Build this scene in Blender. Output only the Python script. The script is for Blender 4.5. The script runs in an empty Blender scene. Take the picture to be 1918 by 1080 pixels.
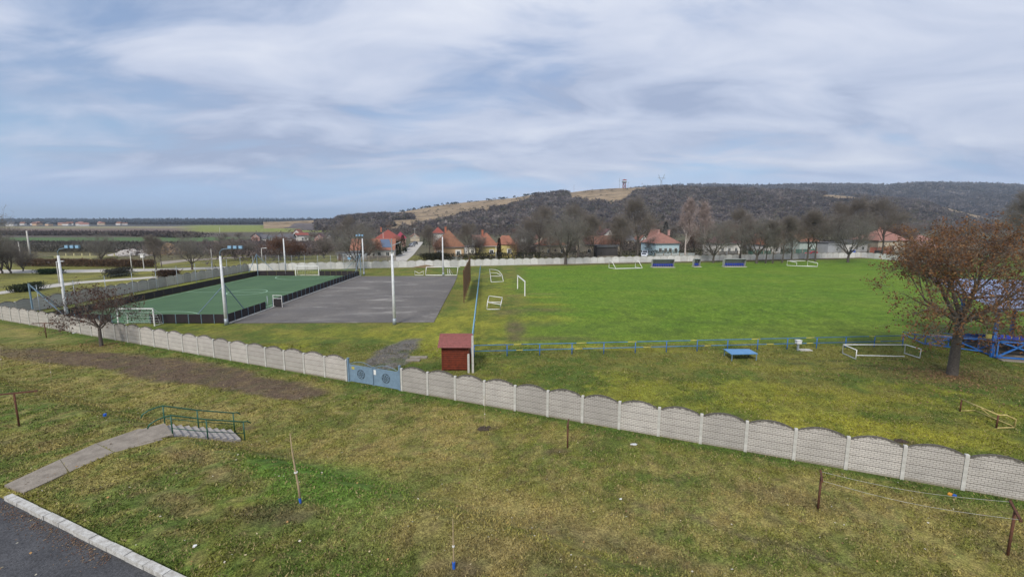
import bpy, math, random
import numpy as np
from mathutils import Vector, Matrix
R=math.radians
SC=bpy.context.scene; COL=SC.collection
# ---------------------------------------------------------------- camera
FPX=860.0; TH=math.atan(127/860); CS,SN=math.cos(TH),math.sin(TH); CH=12.0
cd=bpy.data.cameras.new('camera'); cam=bpy.data.objects.new('camera',cd); COL.objects.link(cam)
cam.location=(0,0,CH); cam.rotation_euler=(R(90)-TH,0,0)
cd.sensor_width=36; cd.lens=36*FPX/1918; cd.clip_start=.1; cd.clip_end=60000
SC.camera=cam
# ---------------------------------------------------------------- light
PW=2.19
SUN_EL,SUN_AZ=R(42),R(200)
W=bpy.data.worlds.new('World'); SC.world=W; W.use_nodes=True
nt=W.node_tree; nt.nodes.clear()
def N(nt,t,**k):
    n=nt.nodes.new(t)
    for a,b in k.items():
        if a.startswith('i_'): n.inputs[a[2:].replace('_',' ')].default_value=b
        else: setattr(n,a,b)
    return n
def mathn(nt,op,a,b=None,clamp=False):
    n=nt.nodes.new('ShaderNodeMath'); n.operation=op; n.use_clamp=clamp
    for i,v in enumerate((a,b)):
        if v is None: continue
        if isinstance(v,(int,float)): n.inputs[i].default_value=v
        else: nt.links.new(v,n.inputs[i])
    return n.outputs[0]
def mixc(nt,f,a,b,bt='MIX'):
    n=nt.nodes.new('ShaderNodeMix'); n.data_type='RGBA'; n.blend_type=bt
    for i,v in ((0,f),(6,a),(7,b)):
        if isinstance(v,(int,float)): n.inputs[i].default_value=v
        elif isinstance(v,tuple): n.inputs[i].default_value=v if len(v)==4 else (*v,1)
        else: nt.links.new(v,n.inputs[i])
    return n.outputs[2]
def ramp(nt,f,stops):
    n=nt.nodes.new('ShaderNodeValToRGB'); e=n.color_ramp.elements
    while len(e)<len(stops): e.new(.5)
    for i,(p,c) in enumerate(stops):
        e[i].position=p; e[i].color=(c,c,c,1) if isinstance(c,(int,float)) else (*c,1)
    nt.links.new(f,n.inputs[0]); return n.outputs[0]
def noise(nt,vec,scale,detail=4,rough=.55,dist=0,typ='FBM'):
    n=nt.nodes.new('ShaderNodeTexNoise'); n.inputs['Scale'].default_value=scale; n.inputs['Detail'].default_value=detail
    n.inputs['Roughness'].default_value=rough; n.inputs['Distortion'].default_value=dist
    if vec is not None: nt.links.new(vec,n.inputs['Vector'])
    return n.outputs[0]
sky=N(nt,'ShaderNodeTexSky'); sky.sky_type='NISHITA'; sky.sun_disc=False; sky.sun_elevation=SUN_EL; sky.sun_rotation=SUN_AZ
sky.altitude=200; sky.air_density=1.0; sky.dust_density=1.5
tc=N(nt,'ShaderNodeTexCoord'); sep=N(nt,'ShaderNodeSeparateXYZ'); nt.links.new(tc.outputs['Generated'],sep.inputs[0])
zc=mathn(nt,'MAXIMUM',sep.outputs[2],0.0); zd=mathn(nt,'ADD',zc,.20)
px=mathn(nt,'DIVIDE',sep.outputs[0],zd); py=mathn(nt,'DIVIDE',sep.outputs[1],zd)
cmb=N(nt,'ShaderNodeCombineXYZ'); nt.links.new(px,cmb.inputs[0]); nt.links.new(mathn(nt,'MULTIPLY',py,1.0),cmb.inputs[1])
mp=N(nt,'ShaderNodeMapping'); nt.links.new(cmb.outputs[0],mp.inputs[0]); mp.inputs['Rotation'].default_value=(0,0,R(-30)); mp.inputs['Scale'].default_value=(.75,1.25,1); mp.inputs['Location'].default_value=(3.3,1.2,0)
n1=noise(nt,mp.outputs[0],.9,4,.5,.3); n2=noise(nt,mp.outputs[0],1.9,8,.55,.5)
n3=noise(nt,mp.outputs[0],.28,3,.5,.3)
dens=mathn(nt,'ADD',mathn(nt,'MULTIPLY',n1,.5),mathn(nt,'MULTIPLY',n2,.5))
# more blue gaps to the left and low down, an even grey sheet to the right
side=mathn(nt,'MULTIPLY',sep.outputs[0],.10); dens=mathn(nt,'ADD',dens,side)
low=mathn(nt,'MULTIPLY',mathn(nt,'SUBTRACT',1.0,mathn(nt,'MULTIPLY',zc,5.0),True),-.11); dens=mathn(nt,'ADD',dens,low)
cover=ramp(nt,dens,[(.32,.45),(.46,1.0)])
shade=ramp(nt,mathn(nt,'ADD',mathn(nt,'MULTIPLY',sep.outputs[0],.035),mathn(nt,'ADD',mathn(nt,'MULTIPLY',n2,.5),mathn(nt,'MULTIPLY',n3,.5))),[(.39,(.26,.31,.43)),(.47,(.37,.415,.525)),(.55,(.455,.49,.58)),(.68,(.58,.60,.65))])
skyc=mixc(nt,1.0,sky.outputs[0],(.075,.088,.10,1),'MULTIPLY')
horiz=ramp(nt,zc,[(0.0,1.0),(.16,0.0)])
skyb=mixc(nt,mathn(nt,'MULTIPLY',horiz,.75),skyc,(.28,.43,.72,1))
fin=mixc(nt,cover,skyb,shade)
fin=mixc(nt,mathn(nt,'MULTIPLY',ramp(nt,zc,[(0.0,1.0),(.10,0.0)]),.65),fin,(.34,.48,.74,1))
bg=N(nt,'ShaderNodeBackground'); nt.links.new(fin,bg.inputs[0]); bg.inputs[1].default_value=1.0
wo=N(nt,'ShaderNodeOutputWorld'); nt.links.new(bg.outputs[0],wo.inputs[0])
sd=bpy.data.lights.new('sun','SUN'); sd.energy=2.2; sd.angle=R(14); sd.color=(1,.95,.87)
so=bpy.data.objects.new('sun',sd); COL.objects.link(so)
sv=Vector((math.sin(SUN_AZ)*math.cos(SUN_EL),math.cos(SUN_AZ)*math.cos(SUN_EL),math.sin(SUN_EL)))
so.rotation_euler=sv.to_track_quat('Z','Y').to_euler(); so.location=(0,-20,60)
SC.view_settings.view_transform='Standard'; SC.view_settings.look='None'; SC.view_settings.gamma=1; SC.view_settings.exposure=0.6
# ---------------------------------------------------------------- surveying helpers (photo ray met with the ground or a depth)
def ray(px,py):
    xn=(px-959)/FPX; yn=(540-py)/FPX
    return xn, CS+yn*SN, -SN+yn*CS
def g(px,py,z=0.0):
    a,b,c=ray(px,py); t=(z-CH)/c; return Vector((a*t,b*t,z))
def at(px,py,Y):
    a,b,c=ray(px,py); t=Y/b; return Vector((a*t,Y,CH+c*t))
def proj(X,Y,Z):
    d=Y*CS-(Z-CH)*SN; u=Y*SN+(Z-CH)*CS
    return 959+FPX*X/d, 540-FPX*u/d
# the wall line along the near side of the sports ground
WA=Vector((-66.0,56.55,0)); WD=Vector((.9177,-.3973,0)); WN=Vector((-.3973,-.9177,0))
def wall_y(x): return 54.6-.433*(x+61.5)
def sm(a,b,x):
    t=np.clip((x-a)/(b-a),0,1); return t*t*(3-2*t)
def vn(x,y,seed=0):
    xi=np.floor(x).astype(np.int64); yi=np.floor(y).astype(np.int64); fx=x-xi; fy=y-yi
    fx=fx*fx*(3-2*fx); fy=fy*fy*(3-2*fy)
    def h(a,b):
        n=(a*374761393+b*668265263+seed*974634777)&0xffffffff
        n=((n^(n>>13))*1274126177)&0xffffffff; n=n^(n>>16)
        return (n&0xffff)/65535.0
    return (h(xi,yi)*(1-fx)+h(xi+1,yi)*fx)*(1-fy)+(h(xi,yi+1)*(1-fx)+h(xi+1,yi+1)*fx)*fy
def fbm(x,y,o=4,seed=0):
    s=0;a=.5;t=0
    for i in range(o): s=s+a*vn(x*2**i+i*17.3,y*2**i+i*9.1,seed+i); t+=a; a*=.5
    return s/t
KERB_S=18.35
T0x,T0y=-17.05,21.75; SDx,SDy=.6801,.7331; SPx,SPy=.7331,-.6801
def sdist(x,y): return (wall_y(x)-y)*.9177
def hgt(x,y):
    x=np.asarray(x,float); y=np.asarray(y,float); s=sdist(x,y)
    A=1.4-.6*sm(-8,12,x)
    base=A*sm(9.5,13.0,s)
    h=base+(fbm(x*.35,y*.35,3,5)-.5)*.10*sm(0.3,2,np.abs(s))*(1-sm(16.5,17.6,s))*(1-sm(24,30,y)*.5)*(.15+.85*sm(2.2,4.5,np.hypot(x+16.3,y-23)))
    h=h-.17*sm(KERB_S-.42,KERB_S-.16,s)*(x<12)
    u=(x-T0x)*SDx+(y-T0y)*SDy; v=-((x-T0x)*SPx+(y-T0y)*SPy); inn=(u>-.1)&(u<3.3)&(v>-.25)&(v<2.1)
    return np.where(inn,np.minimum(h,1.4-.155*np.floor(np.clip(u,0,9)/.325)-.30),h)
def hz(x,y): return float(hgt(x,y))
def gg(px,py):
    z=0.0
    for _ in range(12): p=g(px,py,z); z=.5*z+.5*hz(p.x,p.y)
    p=g(px,py,z); p.z=hz(p.x,p.y); return p
# ---------------------------------------------------------------- mesh helpers
XF={}
class MB:
    def __init__(s): s.v=[]; s.f=[]
    def poly(s,pts,faces):
        k=len(s.v); s.v+=[tuple(p) for p in pts]; s.f+=[tuple(i+k for i in f) for f in faces]; return s
    def box(s,c,d,rz=0,M=None):
        x,y,z=d[0]/2,d[1]/2,d[2]/2; P=[]
        cr,sr=math.cos(rz),math.sin(rz)
        for a in (-x,x):
            for b in (-y,y):
                for e in (-z,z):
                    if M is not None: q=M@Vector((a,b,e)); P.append((c[0]+q.x,c[1]+q.y,c[2]+q.z))
                    else: P.append((c[0]+a*cr-b*sr,c[1]+a*sr+b*cr,c[2]+e))
        return s.poly(P,[(0,1,3,2),(4,6,7,5),(0,4,5,1),(2,3,7,6),(0,2,6,4),(1,5,7,3)])
    def bar(s,p,q,w,h=None):
        p=Vector(p);q=Vector(q); h=h or w; d=q-p; L=d.length
        if L<1e-6: return s
        z=Vector((0,0,1)); x=d/L
        if abs(x.z)>.98: z=Vector((0,1,0))
        y=z.cross(x).normalized(); z=x.cross(y)
        M=Matrix((x,y,z)).transposed()
        return s.box((p+q)/2,(L,w,h),M=M)
    def tube(s,pts,rad,n=8,cap=True):
        pts=[Vector(p) for p in pts]; m=len(pts)
        if not isinstance(rad,(list,tuple)): rad=[rad]*m
        k=len(s.v); u=None
        for i,p in enumerate(pts):
            d=(pts[min(i+1,m-1)]-pts[max(i-1,0)])
            d=d.normalized() if d.length>1e-9 else Vector((0,0,1))
            if u is None: u=d.orthogonal().normalized()
            else:
                u=u-d*u.dot(d); u=u.normalized() if u.length>1e-6 else d.orthogonal().normalized()
            w=d.cross(u)
            for j in range(n):
                a=2*math.pi*j/n; s.v.append(tuple(p+(u*math.cos(a)+w*math.sin(a))*rad[i]))
        for i in range(m-1):
            for j in range(n):
                a=k+i*n+j; b=k+i*n+(j+1)%n; s.f.append((a,b,b+n,a+n))
        if cap:
            s.f.append(tuple(k+j for j in reversed(range(n)))); s.f.append(tuple(k+(m-1)*n+j for j in range(n)))
        return s
    def prism(s,prof,a,b):
        """prof: list of points (Vector); extruded by a->b vectors"""
        n=len(prof); P=[Vector(p)+Vector(a) for p in prof]+[Vector(p)+Vector(b) for p in prof]
        F=[tuple(reversed(range(n))),tuple(range(n,2*n))]+[(i,(i+1)%n,n+(i+1)%n,n+i) for i in range(n)]
        return s.poly(P,F)
    def ico(s,c,r,jit=0,rnd=None,sub=1):
        t=(1+5**.5)/2
        V=[Vector(v).normalized() for v in [(-1,t,0),(1,t,0),(-1,-t,0),(1,-t,0),(0,-1,t),(0,1,t),(0,-1,-t),(0,1,-t),(t,0,-1),(t,0,1),(-t,0,-1),(-t,0,1)]]
        Fs=[(0,11,5),(0,5,1),(0,1,7),(0,7,10),(0,10,11),(1,5,9),(5,11,4),(11,10,2),(10,7,6),(7,1,8),(3,9,4),(3,4,2),(3,2,6),(3,6,8),(3,8,9),(4,9,5),(2,4,11),(6,2,10),(8,6,7),(9,8,1)]
        for _ in range(sub):
            cache={}; nf=[]
            def mid(a,b):
                k=(min(a,b),max(a,b))
                if k not in cache: V.append(((V[a]+V[b])/2).normalized()); cache[k]=len(V)-1
                return cache[k]
            for a,b,c_ in Fs:
                x,y,z=mid(a,b),mid(b,c_),mid(c_,a); nf+=[(a,x,z),(b,y,x),(c_,z,y),(x,y,z)]
            Fs=nf
        rr=(r,r,r) if isinstance(r,(int,float)) else r
        P=[]
        for v in V:
            k=1+(rnd.uniform(-jit,jit) if rnd else 0); P.append((c[0]+v.x*rr[0]*k,c[1]+v.y*rr[1]*k,c[2]+v.z*rr[2]*k))
        return s.poly(P,Fs)
    def mesh(s,name,mat,inv=None,smooth=False):
        me=bpy.data.meshes.new(name); V=s.v
        if inv is not None: V=[tuple(inv@Vector(v)) for v in V]
        me.from_pydata(V,[],s.f)
        if mat: me.materials.append(mat)
        if smooth: me.polygons.foreach_set('use_smooth',[True]*len(me.polygons))
        me.update(); return me
    def build(s,name,mat,parent=None,smooth=False,local=False):
        inv=None
        if parent is not None and not local: inv=XF.get(parent.name)
        ob=bpy.data.objects.new(name,s.mesh(name,mat,inv,smooth)); COL.objects.link(ob)
        if parent is not None:
            ob.parent=parent
            if parent.name in XF: XF[ob.name]=XF[parent.name]
        return ob
def tag(o,label=None,cat=None,group=None,kind=None):
    if label: o['label']=label
    if cat: o['category']=cat
    if group: o['group']=group
    if kind: o['kind']=kind
    return o
def root(name,loc,label,cat,group=None,rz=0):
    o=bpy.data.objects.new(name,None); COL.objects.link(o); o.location=loc; o.rotation_euler=(0,0,rz); o.empty_display_size=.3
    XF[o.name]=(Matrix.Translation(Vector(loc))@Matrix.Rotation(rz,4,'Z')).inverted()
    return tag(o,label,cat,group)
def child(name,data,parent,loc=(0,0,0),rz=0,sc=None):
    o=bpy.data.objects.new(name,data); COL.objects.link(o); o.parent=parent; o.location=loc; o.rotation_euler=(0,0,rz)
    if sc: o.scale=sc
    return o
def copy_tree(o,parent=None):
    c=o.copy(); COL.objects.link(c)
    if parent is not None: c.parent=parent
    for ch in list(o.children): copy_tree(ch,c)
    return c
def npmesh(name,V,F,mat,col=None,smooth=False,attr='Col'):
    me=bpy.data.meshes.new(name); V=np.asarray(V,np.float32); F=np.asarray(F,np.int32); k=F.shape[1]
    me.vertices.add(len(V)); me.vertices.foreach_set('co',V.ravel())
    me.loops.add(F.size); me.loops.foreach_set('vertex_index',F.ravel())
    me.polygons.add(len(F)); me.polygons.foreach_set('loop_start',np.arange(0,F.size,k,dtype=np.int32)); me.polygons.foreach_set('loop_total',np.full(len(F),k,np.int32))
    if smooth: me.polygons.foreach_set('use_smooth',np.ones(len(F),bool))
    me.update(calc_edges=True)
    if col is not None:
        a=me.color_attributes.new(attr,'FLOAT_COLOR','POINT'); c=np.ones((len(V),4),np.float32); c[:,:3]=col; a.data.foreach_set('color',c.ravel())
    if mat: me.materials.append(mat)
    return me
def linkm(name,me,parent=None):
    o=bpy.data.objects.new(name,me); COL.objects.link(o); o.parent=parent; return o
# ---------------------------------------------------------------- materials
MT={}
def mat(name,c,c2=None,rough=.8,scale=3,amt=.5,bump=.0,bscale=30,metal=0,coord='Object',spec=.3,detail=5,fine=None):
    if name in MT: return MT[name]
    m=bpy.data.materials.new(name); m.use_nodes=True; t=m.node_tree; b=t.nodes['Principled BSDF']
    tc=N(t,'ShaderNodeTexCoord'); v=tc.outputs[coord]
    c2=c2 or tuple(x*.7 for x in c)
    n=noise(t,v,scale,detail,.6); f=ramp(t,n,[(.5-.25*(1.01-amt)-.08,0.0),(.5+.25*(1.01-amt)+.08,1.0)])
    cc=mixc(t,f,c,c2)
    if fine: cc=mixc(t,1.0,cc,ramp(t,noise(t,v,fine[0],3,.7),[(.3,1-fine[1]),(.7,1+fine[1]*.3)]),'MULTIPLY')
    t.links.new(cc,b.inputs['Base Color']); b.inputs['Roughness'].default_value=rough; b.inputs['Metallic'].default_value=metal
    b.inputs['Specular IOR Level'].default_value=spec
    if bump:
        bn=N(t,'ShaderNodeBump'); bn.inputs['Strength'].default_value=bump; bn.inputs['Distance'].default_value=.02
        t.links.new(noise(t,v,bscale,4,.6),bn.inputs['Height']); t.links.new(bn.outputs[0],b.inputs['Normal'])
    MT[name]=m; return m
def vcol_mat(name,rough=.95,fine=((14,.35),(3,.25)),bump=.5,bs=25,attr='Col',bd=.05,trans=0):
    m=bpy.data.materials.new(name); m.use_nodes=True; t=m.node_tree; b=t.nodes['Principled BSDF']
    a=N(t,'ShaderNodeAttribute'); a.attribute_name=attr; cc=a.outputs[0]
    ge=N(t,'ShaderNodeNewGeometry'); v=ge.outputs['Position']
    for sc_,am in fine:
        cc=mixc(t,1.0,cc,ramp(t,noise(t,v,sc_,5,.65),[(.30,1-am),(.70,1+am)]),'MULTIPLY')
    t.links.new(cc,b.inputs['Base Color']); b.inputs['Roughness'].default_value=rough; b.inputs['Specular IOR Level'].default_value=.15
    if bump:
        bn=N(t,'ShaderNodeBump'); bn.inputs['Strength'].default_value=bump; bn.inputs['Distance'].default_value=bd
        t.links.new(noise(t,v,bs,5,.7),bn.inputs['Height']); t.links.new(bn.outputs[0],b.inputs['Normal'])
    MT[name]=m; return m
def panel_mat(name,c,mort,dirt,bricks=True):
    """precast concrete panel: brick relief, slab joints, lichen along the top"""
    m=bpy.data.materials.new(name); m.use_nodes=True; t=m.node_tree; b=t.nodes['Principled BSDF']
    tc=N(t,'ShaderNodeTexCoord'); sp=N(t,'ShaderNodeSeparateXYZ'); t.links.new(tc.outputs['Object'],sp.inputs[0])
    cb=N(t,'ShaderNodeCombineXYZ'); t.links.new(sp.outputs[0],cb.inputs[0]); t.links.new(sp.outputs[2],cb.inputs[1])
    oi=N(t,'ShaderNodeObjectInfo')
    off=N(t,'ShaderNodeVectorMath'); off.operation='ADD'; t.links.new(tc.outputs['Object'],off.inputs[0])
    c3=N(t,'ShaderNodeCombineXYZ'); t.links.new(mathn(t,'MULTIPLY',oi.outputs['Random'],37.0),c3.inputs[0]); t.links.new(mathn(t,'MULTIPLY',oi.outputs['Random'],91.0),c3.inputs[1]); t.links.new(c3.outputs[0],off.inputs[1]); v=off.outputs[0]
    cc=mixc(t,ramp(t,noise(t,v,1.2,5,.6),[(.35,0.0),(.7,1.0)]),c,tuple(x*.80 for x in c))
    cc=mixc(t,1.0,cc,ramp(t,oi.outputs['Random'],[(0,.76),(.5,.95),(1,1.08)]),'MULTIPLY')
    if bricks:
        br=N(t,'ShaderNodeTexBrick'); t.links.new(cb.outputs[0],br.inputs['Vector']); br.inputs['Scale'].default_value=1
        br.inputs['Brick Width'].default_value=.235; br.inputs['Row Height'].default_value=.0975; br.inputs['Mortar Size'].default_value=.010; br.inputs['Mortar Smooth'].default_value=.3
        br.inputs['Color1'].default_value=(0,0,0,1); br.inputs['Color2'].default_value=(.12,.12,.12,1); br.inputs['Mortar'].default_value=(1,1,1,1)
        cc=mixc(t,mathn(t,'MULTIPLY',br.outputs['Color'],.85),cc,mort)
        bn=N(t,'ShaderNodeBump'); bn.inputs['Strength'].default_value=.7; bn.inputs['Distance'].default_value=.01; bn.invert=True
        t.links.new(br.outputs['Color'],bn.inputs['Height']); t.links.new(bn.outputs[0],b.inputs['Normal'])
    fr=mathn(t,'FRACT',mathn(t,'DIVIDE',sp.outputs[2],.39)); jl=mathn(t,'LESS_THAN',fr,.075)
    cc=mixc(t,mathn(t,'MULTIPLY',jl,.85),cc,mort)
    ns=noise(t,v,7,6,.75); ar=mathn(t,'POWER',mathn(t,'ABSOLUTE',mathn(t,'SINE',mathn(t,'MULTIPLY',sp.outputs[0],math.pi/PW))),.8)
    dd=mathn(t,'SUBTRACT',mathn(t,'ADD',1.60,mathn(t,'MULTIPLY',ar,.30)),sp.outputs[2])
    hg=ramp(t,dd,[(0.0,1.0),(.045,.55),(.22,0.0)])
    lich=ramp(t,mathn(t,'ADD',mathn(t,'MULTIPLY',ns,.8),mathn(t,'MULTIPLY',hg,.5)),[(.53,0.0),(.66,1.0)])
    cc=mixc(t,mathn(t,'MULTIPLY',lich,.85),cc,dirt)
    lowd=mathn(t,'ADD',mathn(t,'MULTIPLY',ns,.6),ramp(t,sp.outputs[2],[(0,.5),(.28,0.0)])); 
    cc=mixc(t,mathn(t,'MULTIPLY',ramp(t,lowd,[(.5,0.0),(.72,1.0)]),.55),cc,(.20,.17,.11,1))
    t.links.new(cc,b.inputs['Base Color']); b.inputs['Roughness'].default_value=.9; b.inputs['Specular IOR Level'].default_value=.2
    MT[name]=m; return m
def roof_mat(name,c,c2):
    m=bpy.data.materials.new(name); m.use_nodes=True; t=m.node_tree; b=t.nodes['Principled BSDF']
    tc=N(t,'ShaderNodeTexCoord'); v=tc.outputs['Object']
    cc=mixc(t,ramp(t,noise(t,v,.9,6,.7),[(.35,0.0),(.65,1.0)]),c,c2)
    w=N(t,'ShaderNodeTexWave'); w.bands_direction='Z'; w.inputs['Scale'].default_value=3.2; w.inputs['Distortion'].default_value=.4; t.links.new(v,w.inputs[0])
    w2=N(t,'ShaderNodeTexWave'); w2.bands_direction='X'; w2.inputs['Scale'].default_value=1.6; w2.inputs['Distortion'].default_value=.2; t.links.new(v,w2.inputs[0])
    cc=mixc(t,1.0,cc,ramp(t,w.outputs[1],[(0,.72),(.5,1.05)]),'MULTIPLY'); cc=mixc(t,1.0,cc,ramp(t,w2.outputs[1],[(0,.82),(.5,1.05)]),'MULTIPLY')
    cc=mixc(t,1.0,cc,ramp(t,noise(t,v,7,3,.7),[(.3,.7),(.7,1.2)]),'MULTIPLY')
    t.links.new(cc,b.inputs['Base Color']); b.inputs['Roughness'].default_value=.85; b.inputs['Specular IOR Level'].default_value=.2
    MT[name]=m; return m
M_wall=panel_mat('panel_near',(.56,.52,.47),(.15,.135,.12),(.060,.054,.042))
M_wall2=panel_mat('panel_far',(.66,.65,.62),(.34,.33,.31),(.16,.15,.12),False)
M_wall3=panel_mat('panel_side',(.45,.44,.40),(.22,.21,.19),(.12,.11,.09),False)
M_post=mat('concrete_post',(.58,.56,.52),(.36,.35,.31),scale=4,amt=.4,bump=.3)
M_conc=mat('concrete',(.34,.295,.24),(.20,.17,.135),scale=2.2,amt=.5,bump=.4,fine=(22,.3))
M_kerb=mat('kerb_stone',(.62,.61,.57),(.36,.34,.30),scale=5,amt=.6,bump=.4,fine=(30,.3))
M_asph=mat('asphalt_road',(.105,.105,.11),(.062,.062,.066),scale=1.1,amt=.5,bump=.8,bscale=40,fine=(17,.6),detail=8)
M_court=mat('asphalt_court',(.185,.168,.150),(.125,.113,.102),scale=.16,amt=.6,bump=.3,fine=(3,.22))
M_pavl=mat('street_concrete',(.50,.47,.42),(.38,.36,.32),scale=.3,amt=.5)
M_green=mat('green_paint',(.015,.105,.06),(.01,.06,.035),rough=.45,scale=8,amt=.4,spec=.5)
M_blue=mat('blue_paint',(.025,.16,.50),(.018,.09,.30),rough=.5,scale=5,amt=.5,spec=.5)
M_bluelt=mat('light_blue_paint',(.20,.42,.60),(.14,.28,.40),rough=.5,scale=2,amt=.4,spec=.4)
M_yel=mat('yellow_paint',(.55,.47,.10),(.34,.31,.10),rough=.5,scale=5)
M_rust=mat('rusty_steel',(.14,.055,.03),(.07,.035,.022),scale=9,amt=.6,bump=.4)
M_white=mat('white_paint',(.82,.82,.80),(.62,.61,.58),rough=.5,scale=6,amt=.3)
M_pole=mat('pole_white',(.72,.73,.74),(.52,.53,.53),rough=.7,scale=2.5,amt=.4)
M_galv=mat('galvanised',(.36,.40,.43),(.25,.28,.30),rough=.5,scale=4,amt=.4,metal=.3)
M_galvb=mat('blue_grey_steel',(.20,.29,.36),(.14,.20,.25),rough=.5,scale=4,amt=.4,metal=.2)
M_board=mat('dark_board',(.030,.022,.024),(.018,.015,.017),rough=.6,scale=3)
M_lamp=mat('lamp_glass',(.25,.42,.58),(.2,.34,.5),rough=.15,spec=.6)
M_gate=mat('gate_blue',(.20,.29,.38),(.15,.22,.29),rough=.55,scale=2.5,amt=.5,bump=.15,fine=(9,.15))
M_gated=mat('gate_ornament',(.055,.075,.09),(.035,.05,.06),rough=.6)
M_red=mat('red_boards',(.22,.045,.022),(.11,.028,.016),rough=.65,scale=6,amt=.5,bump=.3)
def _boards():
    t=M_red.node_tree; b=t.nodes['Principled BSDF']; cc=b.inputs['Base Color'].links[0].from_socket; tc=N(t,'ShaderNodeTexCoord'); w=N(t,'ShaderNodeTexWave'); w.bands_direction='Z'; w.inputs['Scale'].default_value=2.03; w.inputs['Distortion'].default_value=.1
    t.links.new(tc.outputs['Object'],w.inputs[0]); t.links.new(mixc(t,1.0,cc,ramp(t,w.outputs[1],[(.02,.35),(.22,1.0)]),'MULTIPLY'),b.inputs['Base Color'])
_boards()
M_shroof=mat('shed_tiles',(.30,.11,.10),(.21,.08,.072),rough=.7,scale=5,amt=.5,bump=.2)
M_brown=mat('brown_net',(.28,.17,.09),(.17,.10,.055),scale=3,amt=.5)
M_net=mat('white_net',(.7,.72,.7),(.55,.56,.55))
M_bark=mat('bark',(.115,.098,.08),(.06,.05,.042),scale=9,amt=.6,bump=.8,bscale=22)
M_twig=mat('twigs',(.25,.215,.18),(.18,.155,.13),scale=1.5)
M_twig_r=mat('reddish_twigs',(.25,.155,.11),(.17,.105,.08),scale=1.5)
M_twig_g=mat('grey_twigs',(.26,.24,.205),(.19,.175,.15),scale=1.5)
M_birch=mat('pale_bark',(.52,.46,.42),(.34,.29,.26),scale=3,amt=.5)
M_birtw=mat('pale_twigs',(.36,.29,.26),(.24,.18,.17),scale=2)
M_glass=mat('window_pane',(.03,.04,.055),(.02,.025,.03),rough=.08,spec=.8)
M_dark=mat('dark_metal',(.03,.03,.032),(.02,.02,.02),rough=.5)
M_stem=mat('sapling_bark',(.46,.36,.22),(.30,.22,.13),scale=8)
M_bpl=mat('blue_plastic',(.03,.13,.55),(.02,.09,.4),rough=.4)
M_orp=mat('orange_plastic',(.75,.35,.05),(.6,.25,.04),rough=.4)
M_soil=mat('bare_soil',(.075,.055,.038),(.045,.033,.025),scale=8,amt=.6,bump=.9,bscale=18,coord='Object')
M_evg=vcol_mat('evergreen',fine=((6,.3),),bump=0)
M_leafb=vcol_mat('brown_leaves',fine=((2.0,.25),),bump=0,rough=.8)
# ---------------------------------------------------------------- ground
def axis(lo,hi,step,ext,growth):
    a=list(np.arange(lo,hi+1e-6,step)); s=step; x=hi
    up=[]
    while x<ext: s*=growth; x+=s; up.append(x)
    s=step; x=lo; dn=[]
    while x>-ext: s*=growth; x-=s; dn.append(x)
    return np.array(dn[::-1]+a+up)
xs=axis(-46,34,.22,15000,1.045)
ya=[8.0]; y=8.0
while y<42: y+=.2; ya.append(y)
while y<130: y+=.55; ya.append(y)
s=.55
while y<15000: s*=1.035; y+=s; ya.append(y)
yb=[];y=8;s=.4
while y>-3000: s*=1.3;y-=s;yb.append(y)
ys=np.array(yb[::-1]+ya)
GX,GY=np.meshgrid(xs,ys); GZ=hgt(GX,GY)
def ell(cx,cy,rx,ry,ang=0,soft=.35,nz=.45,ns=.5,seed=3):
    c,s_=math.cos(ang),math.sin(ang); dx=GX-cx; dy=GY-cy; u=(dx*c+dy*s_)/rx; v=(-dx*s_+dy*c)/ry
    d=np.sqrt(u*u+v*v)+(fbm(GX*ns,GY*ns,4,seed)-.5)*2*nz
    return 1-sm(1-soft,1+soft,d)
C=np.zeros(GX.shape+(3,)); 
def put(m,c): 
    global C
    C=C*(1-m[...,None])+np.array(c)*m[...,None]
near=GY<170
OL=(.150,.145,.038); GR=(.070,.110,.022); ST=(.27,.205,.085); YE=(.25,.235,.035); LU=(.096,.172,.016); DI=(.105,.078,.054)
C[:]=OL
n_a=fbm(GX*.13,GY*.13,5,11); n_b=fbm(GX*.6,GY*.6,5,12); n_c=fbm(GX*2.2,GY*2.2,4,13); n_d=fbm(GX*.25,GY*.4,5,21)
sN=sdist(GX,GY)
yard=(sN>0)&(GY<170)&(GX>-90)
put(sm(.40,.60,n_a*.4+n_b*.35+n_c*.25)*.9,GR)
# slope and lawn before the wall: straw in the middle, green near kerb
strawm=sm(.40,.58,n_d*.4+n_c*.35+n_b*.25)*sm(.5,2.5,sN)
put(strawm*.75*(sN>0),ST)
put(sm(.50,.62,n_c*.6+n_b*.4)*.5*(sN>0),(.075,.105,.026))
bank=(1-sm(2.6,5.0,np.abs(sN-15.4)))*(sN>0)*(1-sm(-10,4,GX)); put(bank*.55*sm(.35,.6,n_b*.6+n_c*.4),(.060,.115,.022))
put((1-sm(.15,1.1,sN+ (n_c-.5)*1.4))*(sN>0)*.8,(.055,.095,.022))
p=g(640,900,.8); put(ell(p.x,p.y,4.2,2.2,R(-20),.7,.5,.5,9)*.75,(.075,.165,.022))
p=g(850,930,.8); put(ell(p.x,p.y,6,3,R(-20),.8,.5,.5,19)*.4,ST)
for px_,py_,rx,ry,w in ((345,852,1.6,.35,.7),(420,890,1.3,.5,.6),(330,940,2.2,.5,.45),(1470,930,2.5,.6,.5),(1150,1020,3,.8,.5),(960,1040,2.4,.9,.4),(1720,800,2,.8,.0),(150,1000,1,.3,0)):
    p=gg(px_,py_); put(ell(p.x,p.y,rx,ry,R(-23),.6,.6,.9,int(px_))*w,(.15,.105,.065))
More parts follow.
